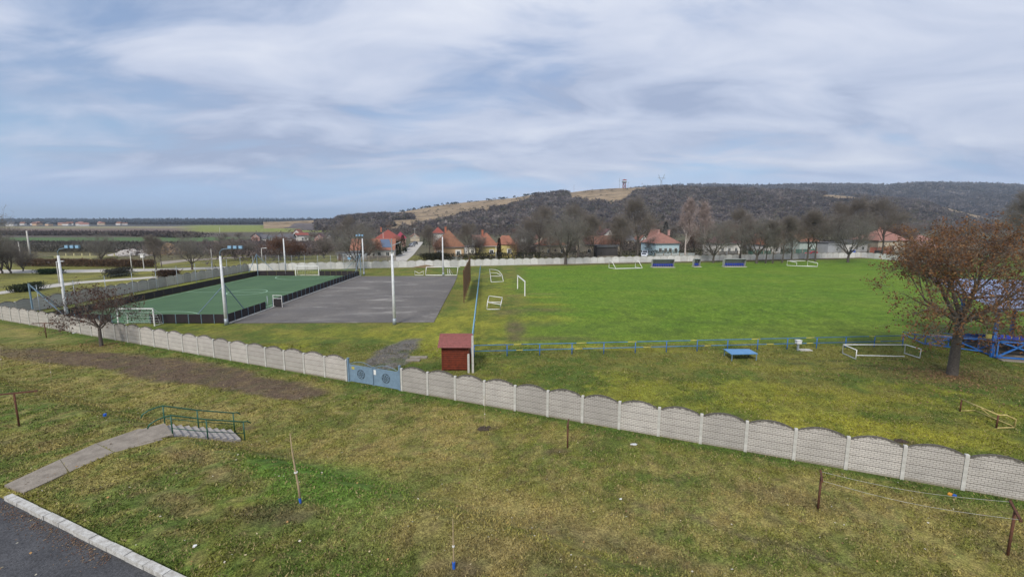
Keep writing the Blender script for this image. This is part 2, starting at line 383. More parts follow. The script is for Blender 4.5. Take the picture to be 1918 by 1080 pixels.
# narrow trodden track lower right
for k in range(14):
    p=gg(1150+k*32,925+k*10+6*math.sin(k)); put(ell(p.x,p.y,.75,.13,R(-36),.7,.5,1.2,k)*.45,DI)
# yellow moss inside the sports ground
inside=(sN<=0)&(GY<110)
put(sm(.50,.64,n_a*.45+n_d*.3+n_c*.25)*.55*inside,YE)
for px_,py_,rx,ry,w in ((1640,805,5.5,1.7,.9),(1560,745,5,1.6,.55),(1400,760,4,1.5,.35),(1480,690,8,1.0,.25),(1760,830,4,1,.6),(1010,645,9,.8,.7),(1130,652,10,.7,.5),(960,612,4,2.0,.6),(1040,628,6,2.2,.5),(1250,640,14,.8,.35),(760,620,8,2.4,.5),(600,625,9,1.6,.3),(860,600,3.0,9,.55),(905,560,2.5,9,.4)):
    p=g(px_,py_); put(ell(p.x,p.y,rx,ry,R(-8),.7,.6,.4,int(px_+py_))*w,YE)
# football field: short lush turf
fx0=g(960,600); 
fm=sm(-1,9,GX+(n_a-.5)*12)*sm(42.2,43.6,GY-.08*(GX))*(1-sm(116,121,GY-.235*(GX)+(n_b-.5)*3))*(GX<130)
fm=np.maximum(fm,sm(0,5,GX)*sm(60,72,GY)*(1-sm(117,121,GY-.235*GX)))*(sN<0)
put(fm*.95,LU); put(fm*sm(.42,.62,fbm(GX*.05,GY*.16,4,31))*.6,(.075,.150,.018)); put(fm*sm(.45,.6,n_c*.7+n_b*.3)*.3,(.15,.20,.03)); put(fm*sm(.5,.65,n_a)*.35,(.14,.185,.03))
put((1-sm(0,9,GY-44-.08*GX))*fm*.35,(.14,.17,.03))
for px_,py_,rx,ry,w,c in ((963,612,1.0,5,.8,DI),(950,585,2.0,2.0,.5,DI),(1000,605,2.6,1.4,.35,DI),(1030,634,4.5,.8,.5,DI),(1000,596,5,2.2,.45,YE),(1000,556,3.6,1.0,.35,YE),(965,553,1.8,1.2,.35,ST),(1010,550,3,.8,.3,ST),(1022,570,3,.9,.5,YE),(1005,580,2.6,1.0,.35,DI)):
    p=g(px_,py_); put(ell(p.x,p.y,rx,ry,0,.6,.6,.6,int(px_*3+py_))*w,c)
# bare strip under the trees by the far wall
fw=GY-(122.3+.228*(GX+8.4)); strip=(1-sm(1.5,4.6,-fw+(n_b-.5)*3))*(fw<0)*(GX>4)*(GX<118); put(strip*.75,(.115,.085,.055))
put((1-sm(.3,.9,np.abs(-fw-7.6+(n_b-.5)*1.8)))*(GX>4)*(GX<105)*.5,YE)
# dark trodden belt beside the wall on the upper-left lawn
dirt=np.zeros(GX.shape)
for px_,py_,rx,ry,w in ((500,722,5.2,1.15,1),(400,705,6,1.5,1),(300,688,7,1.7,1),(200,675,6,1.25,1),(110,668,6,1.0,.9),(30,664,6,.7,.7)):
    p=g(px_,py_,0); dirt=np.maximum(dirt,ell(p.x,p.y,rx,ry*1.3,R(-23),.25,.4,.6,41)*w)
put(dirt*.96,(.105,.073,.054)); put(dirt*sm(.55,.68,n_c)*.35,(.17,.14,.10))
for px_,py_,r_ in ((510,960,1.15),(908,803,.42),(455,802,.5),(850,1070,.7),(1040,845,.5),(1688,828,.5)):
    p=gg(px_,py_); put(ell(p.x,p.y,r_*1.5,r_*.6,R(5),.35,.5,1.3,77)*.75,(.10,.072,.048))
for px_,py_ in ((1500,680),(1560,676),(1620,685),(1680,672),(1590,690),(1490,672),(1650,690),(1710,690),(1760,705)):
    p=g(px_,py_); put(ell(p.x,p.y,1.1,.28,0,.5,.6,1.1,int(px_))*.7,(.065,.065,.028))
p=g(1785,700); put(ell(p.x,p.y,6,2,0,.8,.5,.5,6)*.55,(.15,.115,.06))
# remains of the asphalt apron behind the gate
p=g(745,655); ap=ell(p.x,p.y,1.6,4.2,R(-8),.18,.35,.7,55); p=g(725,678); ap=np.maximum(ap,ell(p.x,p.y,1.9,2.6,R(-8),.15,.3,.7,55))*(sN<0)
put(ap,(.13,.12,.115))
# outside to the left and the plain
out=((GX<-64.3)|(fw>0))&(GY<220); put(out*.55,(.16,.15,.05)); put(out*sm(.45,.6,n_a)*.7,(.20,.185,.055)); put(out*sm(.58,.7,n_b)*.6,(.08,.07,.045))
far=GY>=100
def band(y0,y1,c,w=1,x0=-1e6,x1=1e6,k=.03,soft=.02):
    yy=GY-k*GX; put(sm(y0*(1-soft),y0*(1+soft),yy)*(1-sm(y1*(1-soft),y1*(1+soft),yy))*((GX>x0)&(GX<x1))*w,c)
band(135,225,(.115,.10,.06),.8,-2000,-100)
band(225,350,(.085,.135,.055),1,-3000,-130,.05); band(350,470,(.10,.085,.07),1,-6000,-100,.05)
band(470,640,(.145,.105,.085),1,-6000,-100,.02); band(640,760,(.17,.13,.10),1,-6000,-100); band(760,1000,(.24,.21,.12),1,-9000,-100)
band(1000,2600,(.085,.08,.075),1,-15000,3000); band(2600,15001,(.07,.085,.085),1,-20000,20000)
put((sm(470,520,GY)*(1-sm(1180,1300,GY))*(GX/GY>-.70)*(GX/GY<-.17)).astype(float),(.19,.215,.055))
put(((GY>160)&(GX/GY>-.6)&(GY<480)).astype(float)*.8,(.10,.088,.065))
put(((GY>430)&(GX/GY>-.17)).astype(float)*.9,(.09,.08,.065))
C=C*(1+(n_c-.5)[...,None]*.5*near[...,None]); gd=sm(.50,.66,fbm(GX*.9,GY*.9,5,111)); put(gd*.38*((sN>.2)&(sN<KERB_S)),(.050,.080,.018)); gs2=sm(.54,.68,fbm(GX*1.6+40,GY*1.6,5,112)); put(gs2*.45*((sN>.5)&(sN<KERB_S-.5)),(.25,.19,.085)); gs3=sm(.62,.72,fbm(GX*3.1+70,GY*3.1,4,113)); put(gs3*.5*((sN>.5)&(sN<KERB_S-.5)),(.105,.075,.045))
gi=sm(.52,.66,fbm(GX*.8,GY*.8,5,114)); put(gi*.45*((sN<0)&(GY<62)),(.060,.095,.020))
C=np.where(((sN>0)&(sN<KERB_S)&near)[...,None],C*np.array((1.25,1.27,1.1)),C)
C=np.where(((sN<=0)&(GY<130))[...,None],C*np.array((1.10,1.10,1.0)),C)
p=g(640,905,.8); put(ell(p.x,p.y,4.0,1.9,R(-25),.7,.5,.6,9)*.6,(.085,.185,.026)); p=g(590,865,.9); put(ell(p.x,p.y,2.2,1.3,R(-25),.7,.5,.6,10)*.5,(.085,.175,.026)); put(dirt*.55,(.110,.076,.055))
nx,ny=len(xs),len(ys); idx=np.arange(nx*ny).reshape(ny,nx)
F=np.stack([idx[:-1,:-1],idx[:-1,1:],idx[1:,1:],idx[1:,:-1]],-1).reshape(-1,4)
M_ground=vcol_mat('ground_grass',fine=((30,.75),(11,.60),(3,.35),(.35,.12)),bump=1.0,bs=22,bd=.06)
gme=npmesh('ground',np.stack([GX,GY,GZ],-1).reshape(-1,3),F,M_ground,np.clip(C,0.005,1).reshape(-1,3),True)
tag(linkm('ground',gme),kind='structure')
def gcol(x,y):
    i=np.clip(np.searchsorted(xs,x)-1,0,nx-2); j=np.clip(np.searchsorted(ys,y)-1,0,ny-2); return C[j,i]
# sheet on the ground
def sheet(name,pts,m,z=.02,thick=0,kind='structure',flat=True,res=None):
    b=MB(); P=[Vector((p[0],p[1],(p[2] if len(p)>2 else 0)+z)) for p in pts]; n=len(P)
    if thick: b.poly(P+[p-Vector((0,0,thick)) for p in P],[tuple(range(n)),tuple(reversed(range(n,2*n)))]+[(i,n+i,n+(i+1)%n,(i+1)%n) for i in range(n)])
    else: b.poly(P,[tuple(range(n))])
    o=b.build(name,m); 
    if kind: tag(o,kind=kind)
    return o
# asphalt court, with worn light patches in the material
xL,xR=-33.05,-9.3
def court():
    t=M_court.node_tree; b=t.nodes['Principled BSDF']; cc=b.inputs['Base Color'].links[0].from_socket; tc=N(t,'ShaderNodeTexCoord'); v=tc.outputs['Object']
    mpn=N(t,'ShaderNodeMapping'); mpn.inputs['Scale'].default_value=(.35,1.2,1); t.links.new(v,mpn.inputs[0])
    cc=mixc(t,mathn(t,'MULTIPLY',ramp(t,noise(t,mpn.outputs[0],.35,6,.75,.6),[(.54,0.0),(.62,1.0)]),.65),cc,(.33,.31,.28,1))
    cc=mixc(t,mathn(t,'MULTIPLY',ramp(t,noise(t,v,.12,6,.7),[(.42,0.0),(.56,1.0)]),.5),cc,(.10,.092,.088,1))
    t.links.new(cc,b.inputs['Base Color'])
court()
sheet('court',[(xL,53.0,0),(-24,53.2,0),(xR,53.5,0),(-10.2,70,0),(-11.0,86,0),(-11.9,99.6,0),(-21,99.4,0),(xL,99.2,0)],M_court,.07,.1)
# artificial pitch
PX0,PX1,PY0,PY1=-55.6,-33.6,53.0,99.8
M_turf=mat('artificial_turf',(.072,.140,.060),(.052,.108,.048),scale=.25,amt=.5,fine=(8,.12))
sheet('artificial_turf',[(PX0,PY0,0),(PX1,PY0,0),(PX1,PY1,0),(PX0,PY1,0)],M_turf,.08,.1)
M_line=mat('turf_line',(.42,.60,.45),(.30,.48,.34),scale=2)
b=MB(); zl=.086
def ln(a,c,w=.12): 
    a=Vector((*a,zl)); c=Vector((*c,zl)); d=(c-a).normalized(); n=Vector((-d.y,d.x,0))*w/2
    b.poly([a-n,c-n,c+n,a+n],[(0,1,2,3)])
ins=.7; a0,a1,b0,b1=PX0+ins,PX1-ins,PY0+ins,PY1-ins; mx=(PX0+PX1)/2; my=(PY0+PY1)/2
for u,v in (((a0,b0),(a1,b0)),((a0,b1),(a1,b1)),((a0,b0+.06),(a0,b1-.06)),((a1,b0+.06),(a1,b1-.06)),((a0+.06,my),(a1-.06,my))): ln(u,v)
zl=.09
for k in range(40):
    t0,t1=2*math.pi*k/40,2*math.pi*(k+1)/40; ln((mx+3*math.cos(t0),my+3*math.sin(t0)),(mx+3*math.cos(t1),my+3*math.sin(t1)),.12)
for yy,sg in ((b0,1),(b1,-1)):
    for k in range(20):
        t0,t1=math.pi*k/20,math.pi*(k+1)/20; zl=.09+.0004*(k%2)
        ln((mx+6*math.cos(t0),yy+sg*(.1+6*math.sin(t0))),(mx+6*math.cos(t1),yy+sg*(.1+6*math.sin(t1))),.12)
tag(b.build('turf_markings',M_line),kind='structure')
# kerb by the court
b=MB(); b.box((PX1+.42,(PY0+PY1)/2,.06),(.22,PY1-PY0+.4,.24)); tag(b.build('pitch_kerb',M_kerb),kind='structure')
# road bottom left with kerb stones
K0=WA+WD*20+WN*KERB_S; 
def rp(s,u,z): p=WA+WD*u+WN*s; return (p.x,p.y,z)
sheet('road',[rp(KERB_S+.05,25,0),rp(KERB_S+.05,78,0),rp(KERB_S+12,78,0),rp(KERB_S+12,25,0)],M_asph,1.27,.1)
b=MB(); rnd=random.Random(4)
uA=(g(22,925,1.4)-WA).dot(WD)
u=uA
while u<uA+16:
    p=Vector(rp(KERB_S-.03+rnd.uniform(-.012,.012),u+.49,1.27+rnd.uniform(-.008,.008))); b.box(p,(.975,.24,.34),math.atan2(WD.y,WD.x)+rnd.uniform(-.006,.006)); u+=1.0
tag(b.build('kerb',M_kerb),kind='structure')
# concrete path to the steps
SD=Vector((.68,.733,0)).normalized(); SP=Vector((.733,-.68,0)).normalized()   # descent, towards the near side
T0=Vector((-17.05,21.75,0)); SWD=1.85; ZT=1.4
pth=[((8,908),(45,922),(128,884),(112,860)),((113,859.5),(129.5,883),(213,846.5),(179,829.5)),((180.5,829),(215,845.5),(306,822),(262,801))]
for k,q in enumerate(pth):
    pts=[g(a,c,ZT+.03) for a,c in q]; sheet('path',[(p.x,p.y,ZT+.02-.012*k) for p in pts],M_conc,.02,.12)
pp=[T0+SP*.15-SD*1.35,T0+SP*.15,T0-SP*(SWD-.1),T0-SP*(SWD-.1)-SD*1.2]
sheet('path',[(p.x,p.y,ZT+.012) for p in pp],M_conc,.03,.12)
# ---------------------------------------------------------------- steps and handrails
st=root('concrete_steps',(T0.x,T0.y,0),'weathered concrete steps going down the bank between two green handrails','steps')
rise,tread=ZT/9,.325
for k in range(9):
    zt=ZT-rise*(k+1)+.03+.05*(k+1)/9; a=T0+SD*(k*tread); q=a-SP*(SWD/2-.08)+SD*(tread/2+.02)
    b=MB(); b.box((q.x,q.y,zt-.16),(tread+.06,SWD-.1+.0*k,.32+.0),math.atan2(SD.y,SD.x)); b.build('step',M_kerb if False else mat('step_concrete',(.44,.41,.38),(.30,.27,.24),scale=4,amt=.5,bump=.3,fine=(20,.3)),st)
for side,lab in ((.02,'green tubular handrail on the near side of the concrete steps'),(-SWD+.12,'green tubular handrail on the far side of the concrete steps')):
    o=T0+SP*side; hr=root('handrail',(o.x,o.y,ZT),lab,'handrail','green handrails of the steps')
    L=9*tread; zof=lambda u: ZT-ZT*max(0,min(1,u/L))
    tops=[]
    for u in (.0,L*.5,L+.25):
        p=o+SD*u; b=MB(); b.tube([(p.x,p.y,zof(u)-.3),(p.x,p.y,zof(u)+.98)],.033,8); b.build('post',M_green,hr,True)
    def P(u,z): p=o+SD*u; return (p.x,p.y,z)
    b=MB(); b.tube([P(-.95,ZT+.62),P(-.86,ZT+.80),P(-.6,ZT+.93),P(-.3,ZT+.99),P(0,ZT+1.0),P(L*.5,zof(L*.5)+1.0),P(L+.25,.99),P(L+.45,.96),P(L+.62,.80)],.034,8); b.build('top_rail',M_green,hr,True)
    b=MB(); b.tube([P(0,ZT+.32),P(L*.5,zof(L*.5)+.32),P(L+.25,.32)],.020,6); b.build('lower_rail',M_green,hr,True)
# ---------------------------------------------------------------- precast wall
def panel_mesh(name,m,w=PW,h0=1.60,h1=1.90,t=.055,cap=True):
    b=MB(); n=12; x0=.06; x1=w-.06
    prof=[Vector((x0,0,-.25)),Vector((x1,0,-.25))]+[Vector((x1-(x1-x0)*i/n,0,h0+(h1-h0)*math.sin(math.pi*i/n)**.8)) for i in range(n+1)]
    b.prism(prof,(0,-t/2,0),(0,t/2,0))
    if cap:
        top=[Vector((x1-(x1-x0)*i/n,0,h0+(h1-h0)*math.sin(math.pi*i/n)**.8)) for i in range(n+1)]
        for i in range(n): 
            p,q=top[i],top[i+1]; b.poly([p+Vector((0,-.038,-.035)),q+Vector((0,-.038,-.035)),q+Vector((0,.038,-.035)),p+Vector((0,.038,-.035)),p+Vector((0,-.038,.012)),q+Vector((0,-.038,.012)),q+Vector((0,.038,.012)),p+Vector((0,.038,.012))],[(0,1,5,4),(2,3,7,6),(4,5,6,7),(0,3,2,1)]+([(0,4,7,3)] if i==0 else [])+([(1,2,6,5)] if i==n-1 else []))
        for zz in (.39,.78,1.17): pass
    return b.mesh(name,m)
def post_mesh(name,m,h=1.68):
    b=MB(); b.box((0,0,(h-.3)/2),(.15,.16,h+.3)); b.poly([(-.075,-.08,h),(.075,-.08,h),(.075,.08,h),(-.075,.08,h),(0,0,h+.03)],[(0,1,4),(1,2,4),(2,3,4),(3,0,4)])
    return b.mesh(name,m)
PM={k:panel_mesh('panel_'+k,m) for k,m in (('near',M_wall),('far',M_wall2),('side',M_wall3))}; PO=post_mesh('post',M_post)
def fence(A,B,key,label,w=PW,n=None,group=None,skipend=False):
    A=Vector(A);B=Vector(B); d=B-A; n=n or max(1,round(d.length/w)); u=d/n; rz=math.atan2(d.y,d.x)
    r=root('concrete_wall',A,label,'wall',group,rz); rr=random.Random(len(label))
    for k in range(n+1):
        if k<n: o=child('panel',PM[key],r,(k*u.length,0,rr.uniform(-.035,.035)),rr.uniform(-.006,.006),(u.length/PW,1,1)); o.rotation_euler.x=rr.uniform(-.012,.012)
        if not(skipend and k==n): child('post',PO,r,(k*u.length,0,rr.uniform(-.02,.02)),rr.uniform(-.01,.01))
    return r
G0=g(655,712); G1=g(752,730)
def onwall(x): return Vector((x,wall_y(x),0))
G0=onwall(-12.35); G1=onwall(-7.95)
Lend=onwall(-64.2)
fence(onwall(-64.0),G0+Vector((-.12,.05,0)),'near','long brick-patterned concrete wall with arched panels, left of the blue-grey gate')
nR=17
fence(G1+Vector((.12,-.05,0)),G1+Vector((.12,-.05,0))+WD*2.19*nR,'near','brick-patterned concrete wall with arched panels, from the blue-grey gate to the right edge',n=nR)
CNR=Vector((-63.6,109.9,0))
fence(onwall(-64.0)+Vector((.0,.35,0)),CNR,'side','grey concrete panel wall running away beside the artificial pitch')
FE=Vector((114,150.2,0))
fence(CNR+Vector((.2,.05,0)),FE,'far','long whitewashed concrete panel wall across the far side of the sports ground')
fence(FE+Vector((.2,-.1,0)),g(1800,498)+Vector((0,0,0)),'far','whitewashed concrete wall turning towards us at the far right corner')
# ---------------------------------------------------------------- gate
gw=(G1-G0).length; gr=root('metal_gate',G0,'blue-grey double sheet-metal gate with round scroll ornaments in the concrete wall','gate',None,math.atan2(WD.y,WD.x))
def LB(): return MB()
for x in (.05,gw-.05):
    b=LB(); b.box((x,0,.85),(.13,.13,1.9)); b.box((x,0,1.82),(.16,.16,.03)); b.build('gate_post',M_gate,gr,local=True)
for s_ in (0,1):
    x0=.14+s_*(gw/2-.12); x1=x0+gw/2-.17
    lf=LB(); lf.box(((x0+x1)/2,0,.68),(x1-x0,.03,1.22))
    for xx in (x0+.03,x1-.03): lf.box((xx,0,.72),(.06,.06,1.4))
    for zz in (.09,1.31): lf.box(((x0+x1)/2,0,zz),(x1-x0-.12,.062,.06))
    L=lf.build('gate_leaf',M_gate,gr,local=True)
    n=14; arc=[(x0+(x1-x0)*i/n,0,1.38+.27*math.sin(math.pi*i/n)) for i in range(n+1)]
    b=LB(); b.tube(arc,.018,6)
    k=0
    for i in range(1,17):
        xx=x0+(x1-x0)*i/17; zt=1.38+.27*math.sin(math.pi*i/17); b.tube([(xx,0,1.33),(xx,0,zt+.01)],.007,5)
    b.build('arched_grille',M_gate,L,local=True)
    cx=(x0+x1)/2+.0; b=LB(); rr=.34
    b.tube([(cx+rr*math.cos(2*math.pi*i/24),-.03,.72+rr*math.sin(2*math.pi*i/24)) for i in range(25)],.016,6)
    for a in range(6):
        aa=a*math.pi/3; c0=Vector((cx+.17*math.cos(aa),-.03,.72+.17*math.sin(aa)))
        b.tube([c0+Vector(((.13-.006*i)*math.cos(aa+i*.45),0,(.13-.006*i)*math.sin(aa+i*.45))) for i in range(15)],.017,5)
    b.tube([(cx+.09*math.cos(2*math.pi*i/12),-.03,.72+.09*math.sin(2*math.pi*i/12)) for i in range(13)],.02,5)
    b.build('scroll_ornament',M_gated,L,local=True)
    if s_==0: b=LB(); b.box((x0+.38,-.03,1.12),(.26,.02,.2)); b.build('yellow_sign',M_yel,L,local=True)
    else: b=LB(); b.box((x0+.14,-.035,1.05),(.2,.02,.36)); b.build('notice_sheet',M_white,L,local=True)
# ---------------------------------------------------------------- red shed
shp=g(853,694); SW,SDp=2.05,1.9
sh=root('wooden_shed',(shp.x,shp.y+.9,0),'small dark red wooden hut with red tile-pattern roof behind the concrete wall','shed')
cx,cy=shp.x,shp.y+.95
b=MB()
for k in range(13):
    z=.08+k*.155
    for sx,sy,lx,ly in ((0,-SDp/2,SW,.04),(0,SDp/2,SW,.04),(-SW/2,0,.04,SDp-.05),(SW/2,0,.04,SDp-.05)):
        M=Matrix.Rotation(.10*(1 if sy<0 else -1 if sy>0 else 0),3,'X')@Matrix.Rotation(.1*(-1 if sx>0 else 1 if sx<0 else 0),3,'Y')
        b.box((cx+sx,cy+sy,z+.075),(lx,ly,.152),M=M)
b.build('wall',M_red,sh)
b=MB(); b.box((cx,cy,1.0),(SW-.12,SDp-.12,1.95)); b.build('inner_lining',M_dark,sh)
for sx in (-1,1):
    for sy in (-1,1): b=MB(); b.box((cx+sx*(SW/2+.02),cy+sy*(SDp/2+.02),1.05),(.09,.09,2.1)); b.build('corner_trim',M_red,sh)
rf=MB(); n=26
for side in (0,1):
    ya,yb_=(cy,cy-SDp/2-.38) if side==0 else (cy,cy+SDp/2+.32); za,zb=2.78,2.02
    for i in range(n):
        xa=cx-SW/2-.32+(SW+.64)*i/n; xb=cx-SW/2-.32+(SW+.64)*(i+1)/n; xm=(xa+xb)/2
        for r_ in range(6):
            f0,f1=r_/6,(r_+1)/6
            pa=lambda x,f,d: (x,ya+(yb_-ya)*f,za+(zb-za)*f+d)
            rf.poly([pa(xa,f0,0),pa(xm,f0,.035),pa(xb,f0,0),pa(xa,f1,.03),pa(xm,f1,.065),pa(xb,f1,.03)],[(0,3,4,1),(1,4,5,2)])
            rf.poly([pa(xa,f1,.03),pa(xm,f1,.065),pa(xb,f1,.03),pa(xa,f1,-.01),pa(xm,f1,-.01),pa(xb,f1,-.01)],[(0,3,4,1),(1,4,5,2)])
rf.box((cx,cy,2.80),(SW+.64,.16,.08)); rf.build('roof',M_shroof,sh)
b=MB(); b.prism([Vector((0,-SDp/2,2.04)),Vector((0,SDp/2,2.04)),Vector((0,0,2.70))],(cx-SW/2,0,0),(cx+SW/2,0,0)); b.build('gable',M_red,sh)
for px_,py_,h,lab in ((880,700,3.0,'tall pale concrete post right of the red hut'),(876,700,1.5,'short pale concrete post touching the red hut')):
    p=g(px_,py_); o=root('concrete_post',p,lab,'post'); b=MB(); b.box((p.x+(.22 if h>2 else 0.05),p.y+.3,h/2),(.16,.16,h)); b.box((p.x+(.22 if h>2 else 0.05),p.y+.3,h+.02),(.12,.12,.05)); b.build('shaft',M_post,o)
# ---------------------------------------------------------------- blue-yellow railing
def railing(A,B,n,label,m1,m2,hts=(1.05,.52),posts=M_blue,yellow=True,rad=.04):
    r=root('railing',A,label,'railing'); A=Vector(A);B=Vector(B); d=B-A
    for z in hts:
        seg=max(2,int(d.length/5.2)); rr=random.Random(int(z*100)); bb=MB(); by=[]; bb.tube([A+Vector((0,0,z)),B+Vector((0,0,z))],rad,8)
        for i in range(seg):
            if yellow:
                p=A+d*((i+.45+rr.uniform(-.2,.2))/seg)+Vector((0,0,z)); bq=MB(); bq.tube([p,p+d.normalized()*rr.uniform(.55,.95)],rad+.004,8); by.append(bq)
        rl=bb.build('rail',m1,r,True)
        for bq in by: bq.build('yellow_band',m2,rl,True)
    for i in range(n+1):
        p=A+d*i/n; b=MB(); b.tube([p-Vector((0,0,.2)),p+Vector((0,0,hts[0]))],rad*1.05,8); b.build('post',posts,r,True)
    return r
RA=g(888,668); RB=g(1690,648); railing((RA.x,RA.y,0),(RB.x,RB.y,0),14,'blue two-bar railing with yellow bands along the near side of the football field',M_bluelt if False else mat('rail_blue',(.07,.22,.40),(.04,.12,.25),rough=.5,scale=1.2,amt=.6),M_yel)
RC=g(900,505); railing((RA.x-.25,RA.y+.1,0),(RC.x,RC.y,0),26,'pale blue single-bar railing running away from the red hut',M_bluelt,M_yel,(1.1,),M_galvb,False,.055)
# ---------------------------------------------------------------- goals
def goal(A,B,H,back,label,rad=.05,m=M_white,net=True,style='box',group=None,name='football_goal',bdir=None,topd=.8):
    A=Vector(A);B=Vector(B); d=(B-A).normalized(); n=Vector(bdir).normalized() if bdir is not None else Vector((-d.y,d.x,0)); up=Vector((0,0,H))
    r=root(name,(A+B)/2,label,'goal',group)
    for p in (A,B):
        b=MB(); b.bar(p,p+up,rad*2,rad*2); b.build('goal_post',m,r)
    b=MB(); b.bar(A+up-d*rad,B+up+d*rad,rad*2.0,rad*2.0); b.build('crossbar',m,r)
    if style=='box':
        for p in (A,B):
            b=MB(); b.tube([p+up,p+up+n*topd,p+n*back+Vector((0,0,.04)),p+Vector((0,0,.04))],rad*.58,6); b.build('side_frame',m,r)
        b=MB(); b.tube([A+n*back+Vector((0,0,.05)),B+n*back+Vector((0,0,.05))],rad*.6,6); b.build('ground_bar',m,r)
    if net:
        b=MB(); W_=(B-A).length; nn=int(W_/.35)
        for i in range(nn+1):
            p=A+(B-A)*i/nn; b.bar(p+up,p+up*.97+n*topd,.014); b.bar(p+up*.97+n*topd,p+n*back,.014)
        for j in range(7):
            f=j/6; q=up*.97*(1-f)+n*(topd+(back-topd)*f); b.bar(A+q,B+q,.014)
            for p in (A,B): b.bar(p+up*(1-f),p+q,.014)
        b.build('net',M_net,r)
    return r
a=g(240,608);c=g(302,607); goal((a.x-.5,51.6,0),(c.x,51.6,0),2.05,1.2,'white goal with torn net at the near end of the artificial pitch',bdir=(0,-1,0),style='none',net=False)
r=bpy.data.objects[[o.name for o in bpy.data.objects if o.name.startswith('football_goal')][-1]]
b=MB(); rnd=random.Random(2)
for i in range(12):
    x=a.x-.5+(c.x-a.x+.5)*i/11; b.bar((x,51.6,2.05),(x+rnd.uniform(-.2,.2),52.5,1.1+rnd.uniform(-.3,.4)),.016); b.bar((x,52.5,1.2),(x+rnd.uniform(-.3,.3),52.9,.05),.016)
for j in range(6): b.bar((a.x-.5,51.7+.2*j,1.9-.34*j),(c.x,51.7+.2*j,1.8-.34*j+rnd.uniform(-.2,.2)),.016)
b.build('net',M_net,r)
for x in (a.x-.5,c.x): b=MB(); b.tube([(x,51.65,2.0),(x,52.9,1.1),(x,52.9,.05),(x,51.65,.05)],.03,6); b.build('side_frame',M_white,r)
a=g(548,518);c=g(592,518); goal((a.x,100.2,0),(c.x,100.2,0),2.15,1.0,'white goal set into the far boards of the artificial pitch',bdir=(0,1,0),rad=.07)
a=g(969,541);c=g(983,553); goal((g(969.5,541).x,g(0,540.5).y,0),(g(983,554).x,g(0,554).y,0),2.35,1,'large white goal posts on the left end of the football field',style='none',net=False,rad=.075)
# training goals lying around
def frame(name,pts_list,label,cat='goal',m=M_white,rad=.05,group=None,part='frame_bar',loc=None):
    r=root(name,loc or pts_list[0][0],label,cat,group)
    for pl in pts_list:
        b=MB(); b.tube([Vector(p) for p in pl],rad,7); b.build(part,m,r,True)
    return r
def gv(px,py,z): p=g(px,py,z); return (p.x,p.y,z)
# goal with curved side, standing sideways (917-943, 503-528)
A=g(920,527);B=g(943,527); C1=g(922,515)
y0,y1=A.y,A.y+9
A0=Vector(g(920,527,.05));B0=Vector(g(943,526,.05)); A1=Vector(g(918,515,.4)); 
frame('training_goal',[[gv(920,528,.05),gv(943,527,.05)],[gv(920,528,.05),gv(917,504,1.3)],[gv(943,527,.05),gv(940,514,1.0),gv(934,507,1.4),gv(928,505,1.5),gv(917,504,1.3)],[gv(920,517,.7),gv(939,517,.8)],[gv(918,511,1.0),gv(930,511,1.2),gv(938,515,.9)]],'white tipped-over training goal with curved side, farther of two beside the side railing','goal',group='white training goals by the side railing')
frame('training_goal',[[gv(912,579,.05),gv(937,579,.05)],[gv(912,579,.05),gv(913,566,1.0)],[gv(937,579,.05),gv(938,570,.95)],[gv(913,566,1.0),gv(938,570,.95)],[gv(913,566,1.0),gv(916,554,1.0)],[gv(938,570,.95),gv(941,557,.95)],[gv(916,554,1.0),gv(941,557,.95)],[gv(913,565,.5),gv(940,566,.5)]],'white overturned box-shaped training goal, nearer of two beside the side railing','goal',group='white training goals by the side railing')
# near white training goal (1577-1723)
def boxgoal(pxs,label,m=M_white,H=.95):
    (ax,ay),(bx,by),(cx_,cy_),(dx,dy)=pxs   # front-left, front-right, back-right, back-left feet
    P0,P1,P2,P3=[Vector(g(u,v,.04)) for u,v in pxs]; up=Vector((0,0,H))
    return frame('training_goal',[[P3,P3+up,P0+up,P0,P3],[P2,P2+up,P1+up,P1,P2],[P3+up*.98,P2+up*.98],[P3,P2]],label,'goal',m,.05)
r=root('training_goal',g(1650,660),'low white training goal on the grass right of the blue table','goal')
def tb(pts,nm='frame_bar',m=M_white,rad=.045,rr=None):
    b=MB(); b.tube(pts,rad,7); b.build(nm,m,rr,True)
z=.9
for q in ([(1578,661),(1603,672)],[(1694,661),(1723,670)]):
    P0=Vector(g(*q[0],.05));P1=Vector(g(*q[1],.05)); up=Vector((0,0,.8)); tb([P0,P0+up,P1+up,P1,P0],'side_frame',rr=r)
tb([Vector(g(1603,665,.05)),Vector(g(1694,667,.05))],rr=r); tb([Vector(g(1578,661,.05))+Vector((0,0,.8)),Vector(g(1694,661,.05))+Vector((0,0,.78))],rr=r)
# rusty yellow goal frame far right
r=root('rusty_goal_frame',g(1850,790),'rusty yellow goal frame lying on the grass before the wall at far right','goal')
M_ry=mat('rusty_yellow',(.55,.46,.18),(.30,.22,.08),scale=5,amt=.6)
A_=Vector(g(1798,770,.0));B_=Vector(g(1866,801,.0)); up=Vector((0,0,.8)); E_=Vector(g(1900,800,.03))
tb([A_,A_+up],'goal_post',M_rust,rr=r); tb([B_,B_+up],'goal_post',M_rust,rr=r); tb([A_+up,B_+up],'crossbar',M_ry,rr=r)
tb([B_+up,E_+Vector((-.5,.1,.72)),E_+Vector((0,0,.5)),E_],'side_frame',M_ry,.045,rr=r); tb([B_,E_],'side_frame',M_ry,.04,rr=r)
E2=A_+(E_-B_)*.9; tb([A_+Vector((0,0,.04)),E2+Vector((0,0,.04))],'ground_bar',M_ry,.03,rr=r); tb([E2+Vector((0,0,.04)),E_+Vector((0,0,.04))],'ground_bar',M_ry,.03,rr=r); tb([(A_+B_)/2+up,(E2+E_)/2],'brace',M_ry,.03,rr=r)
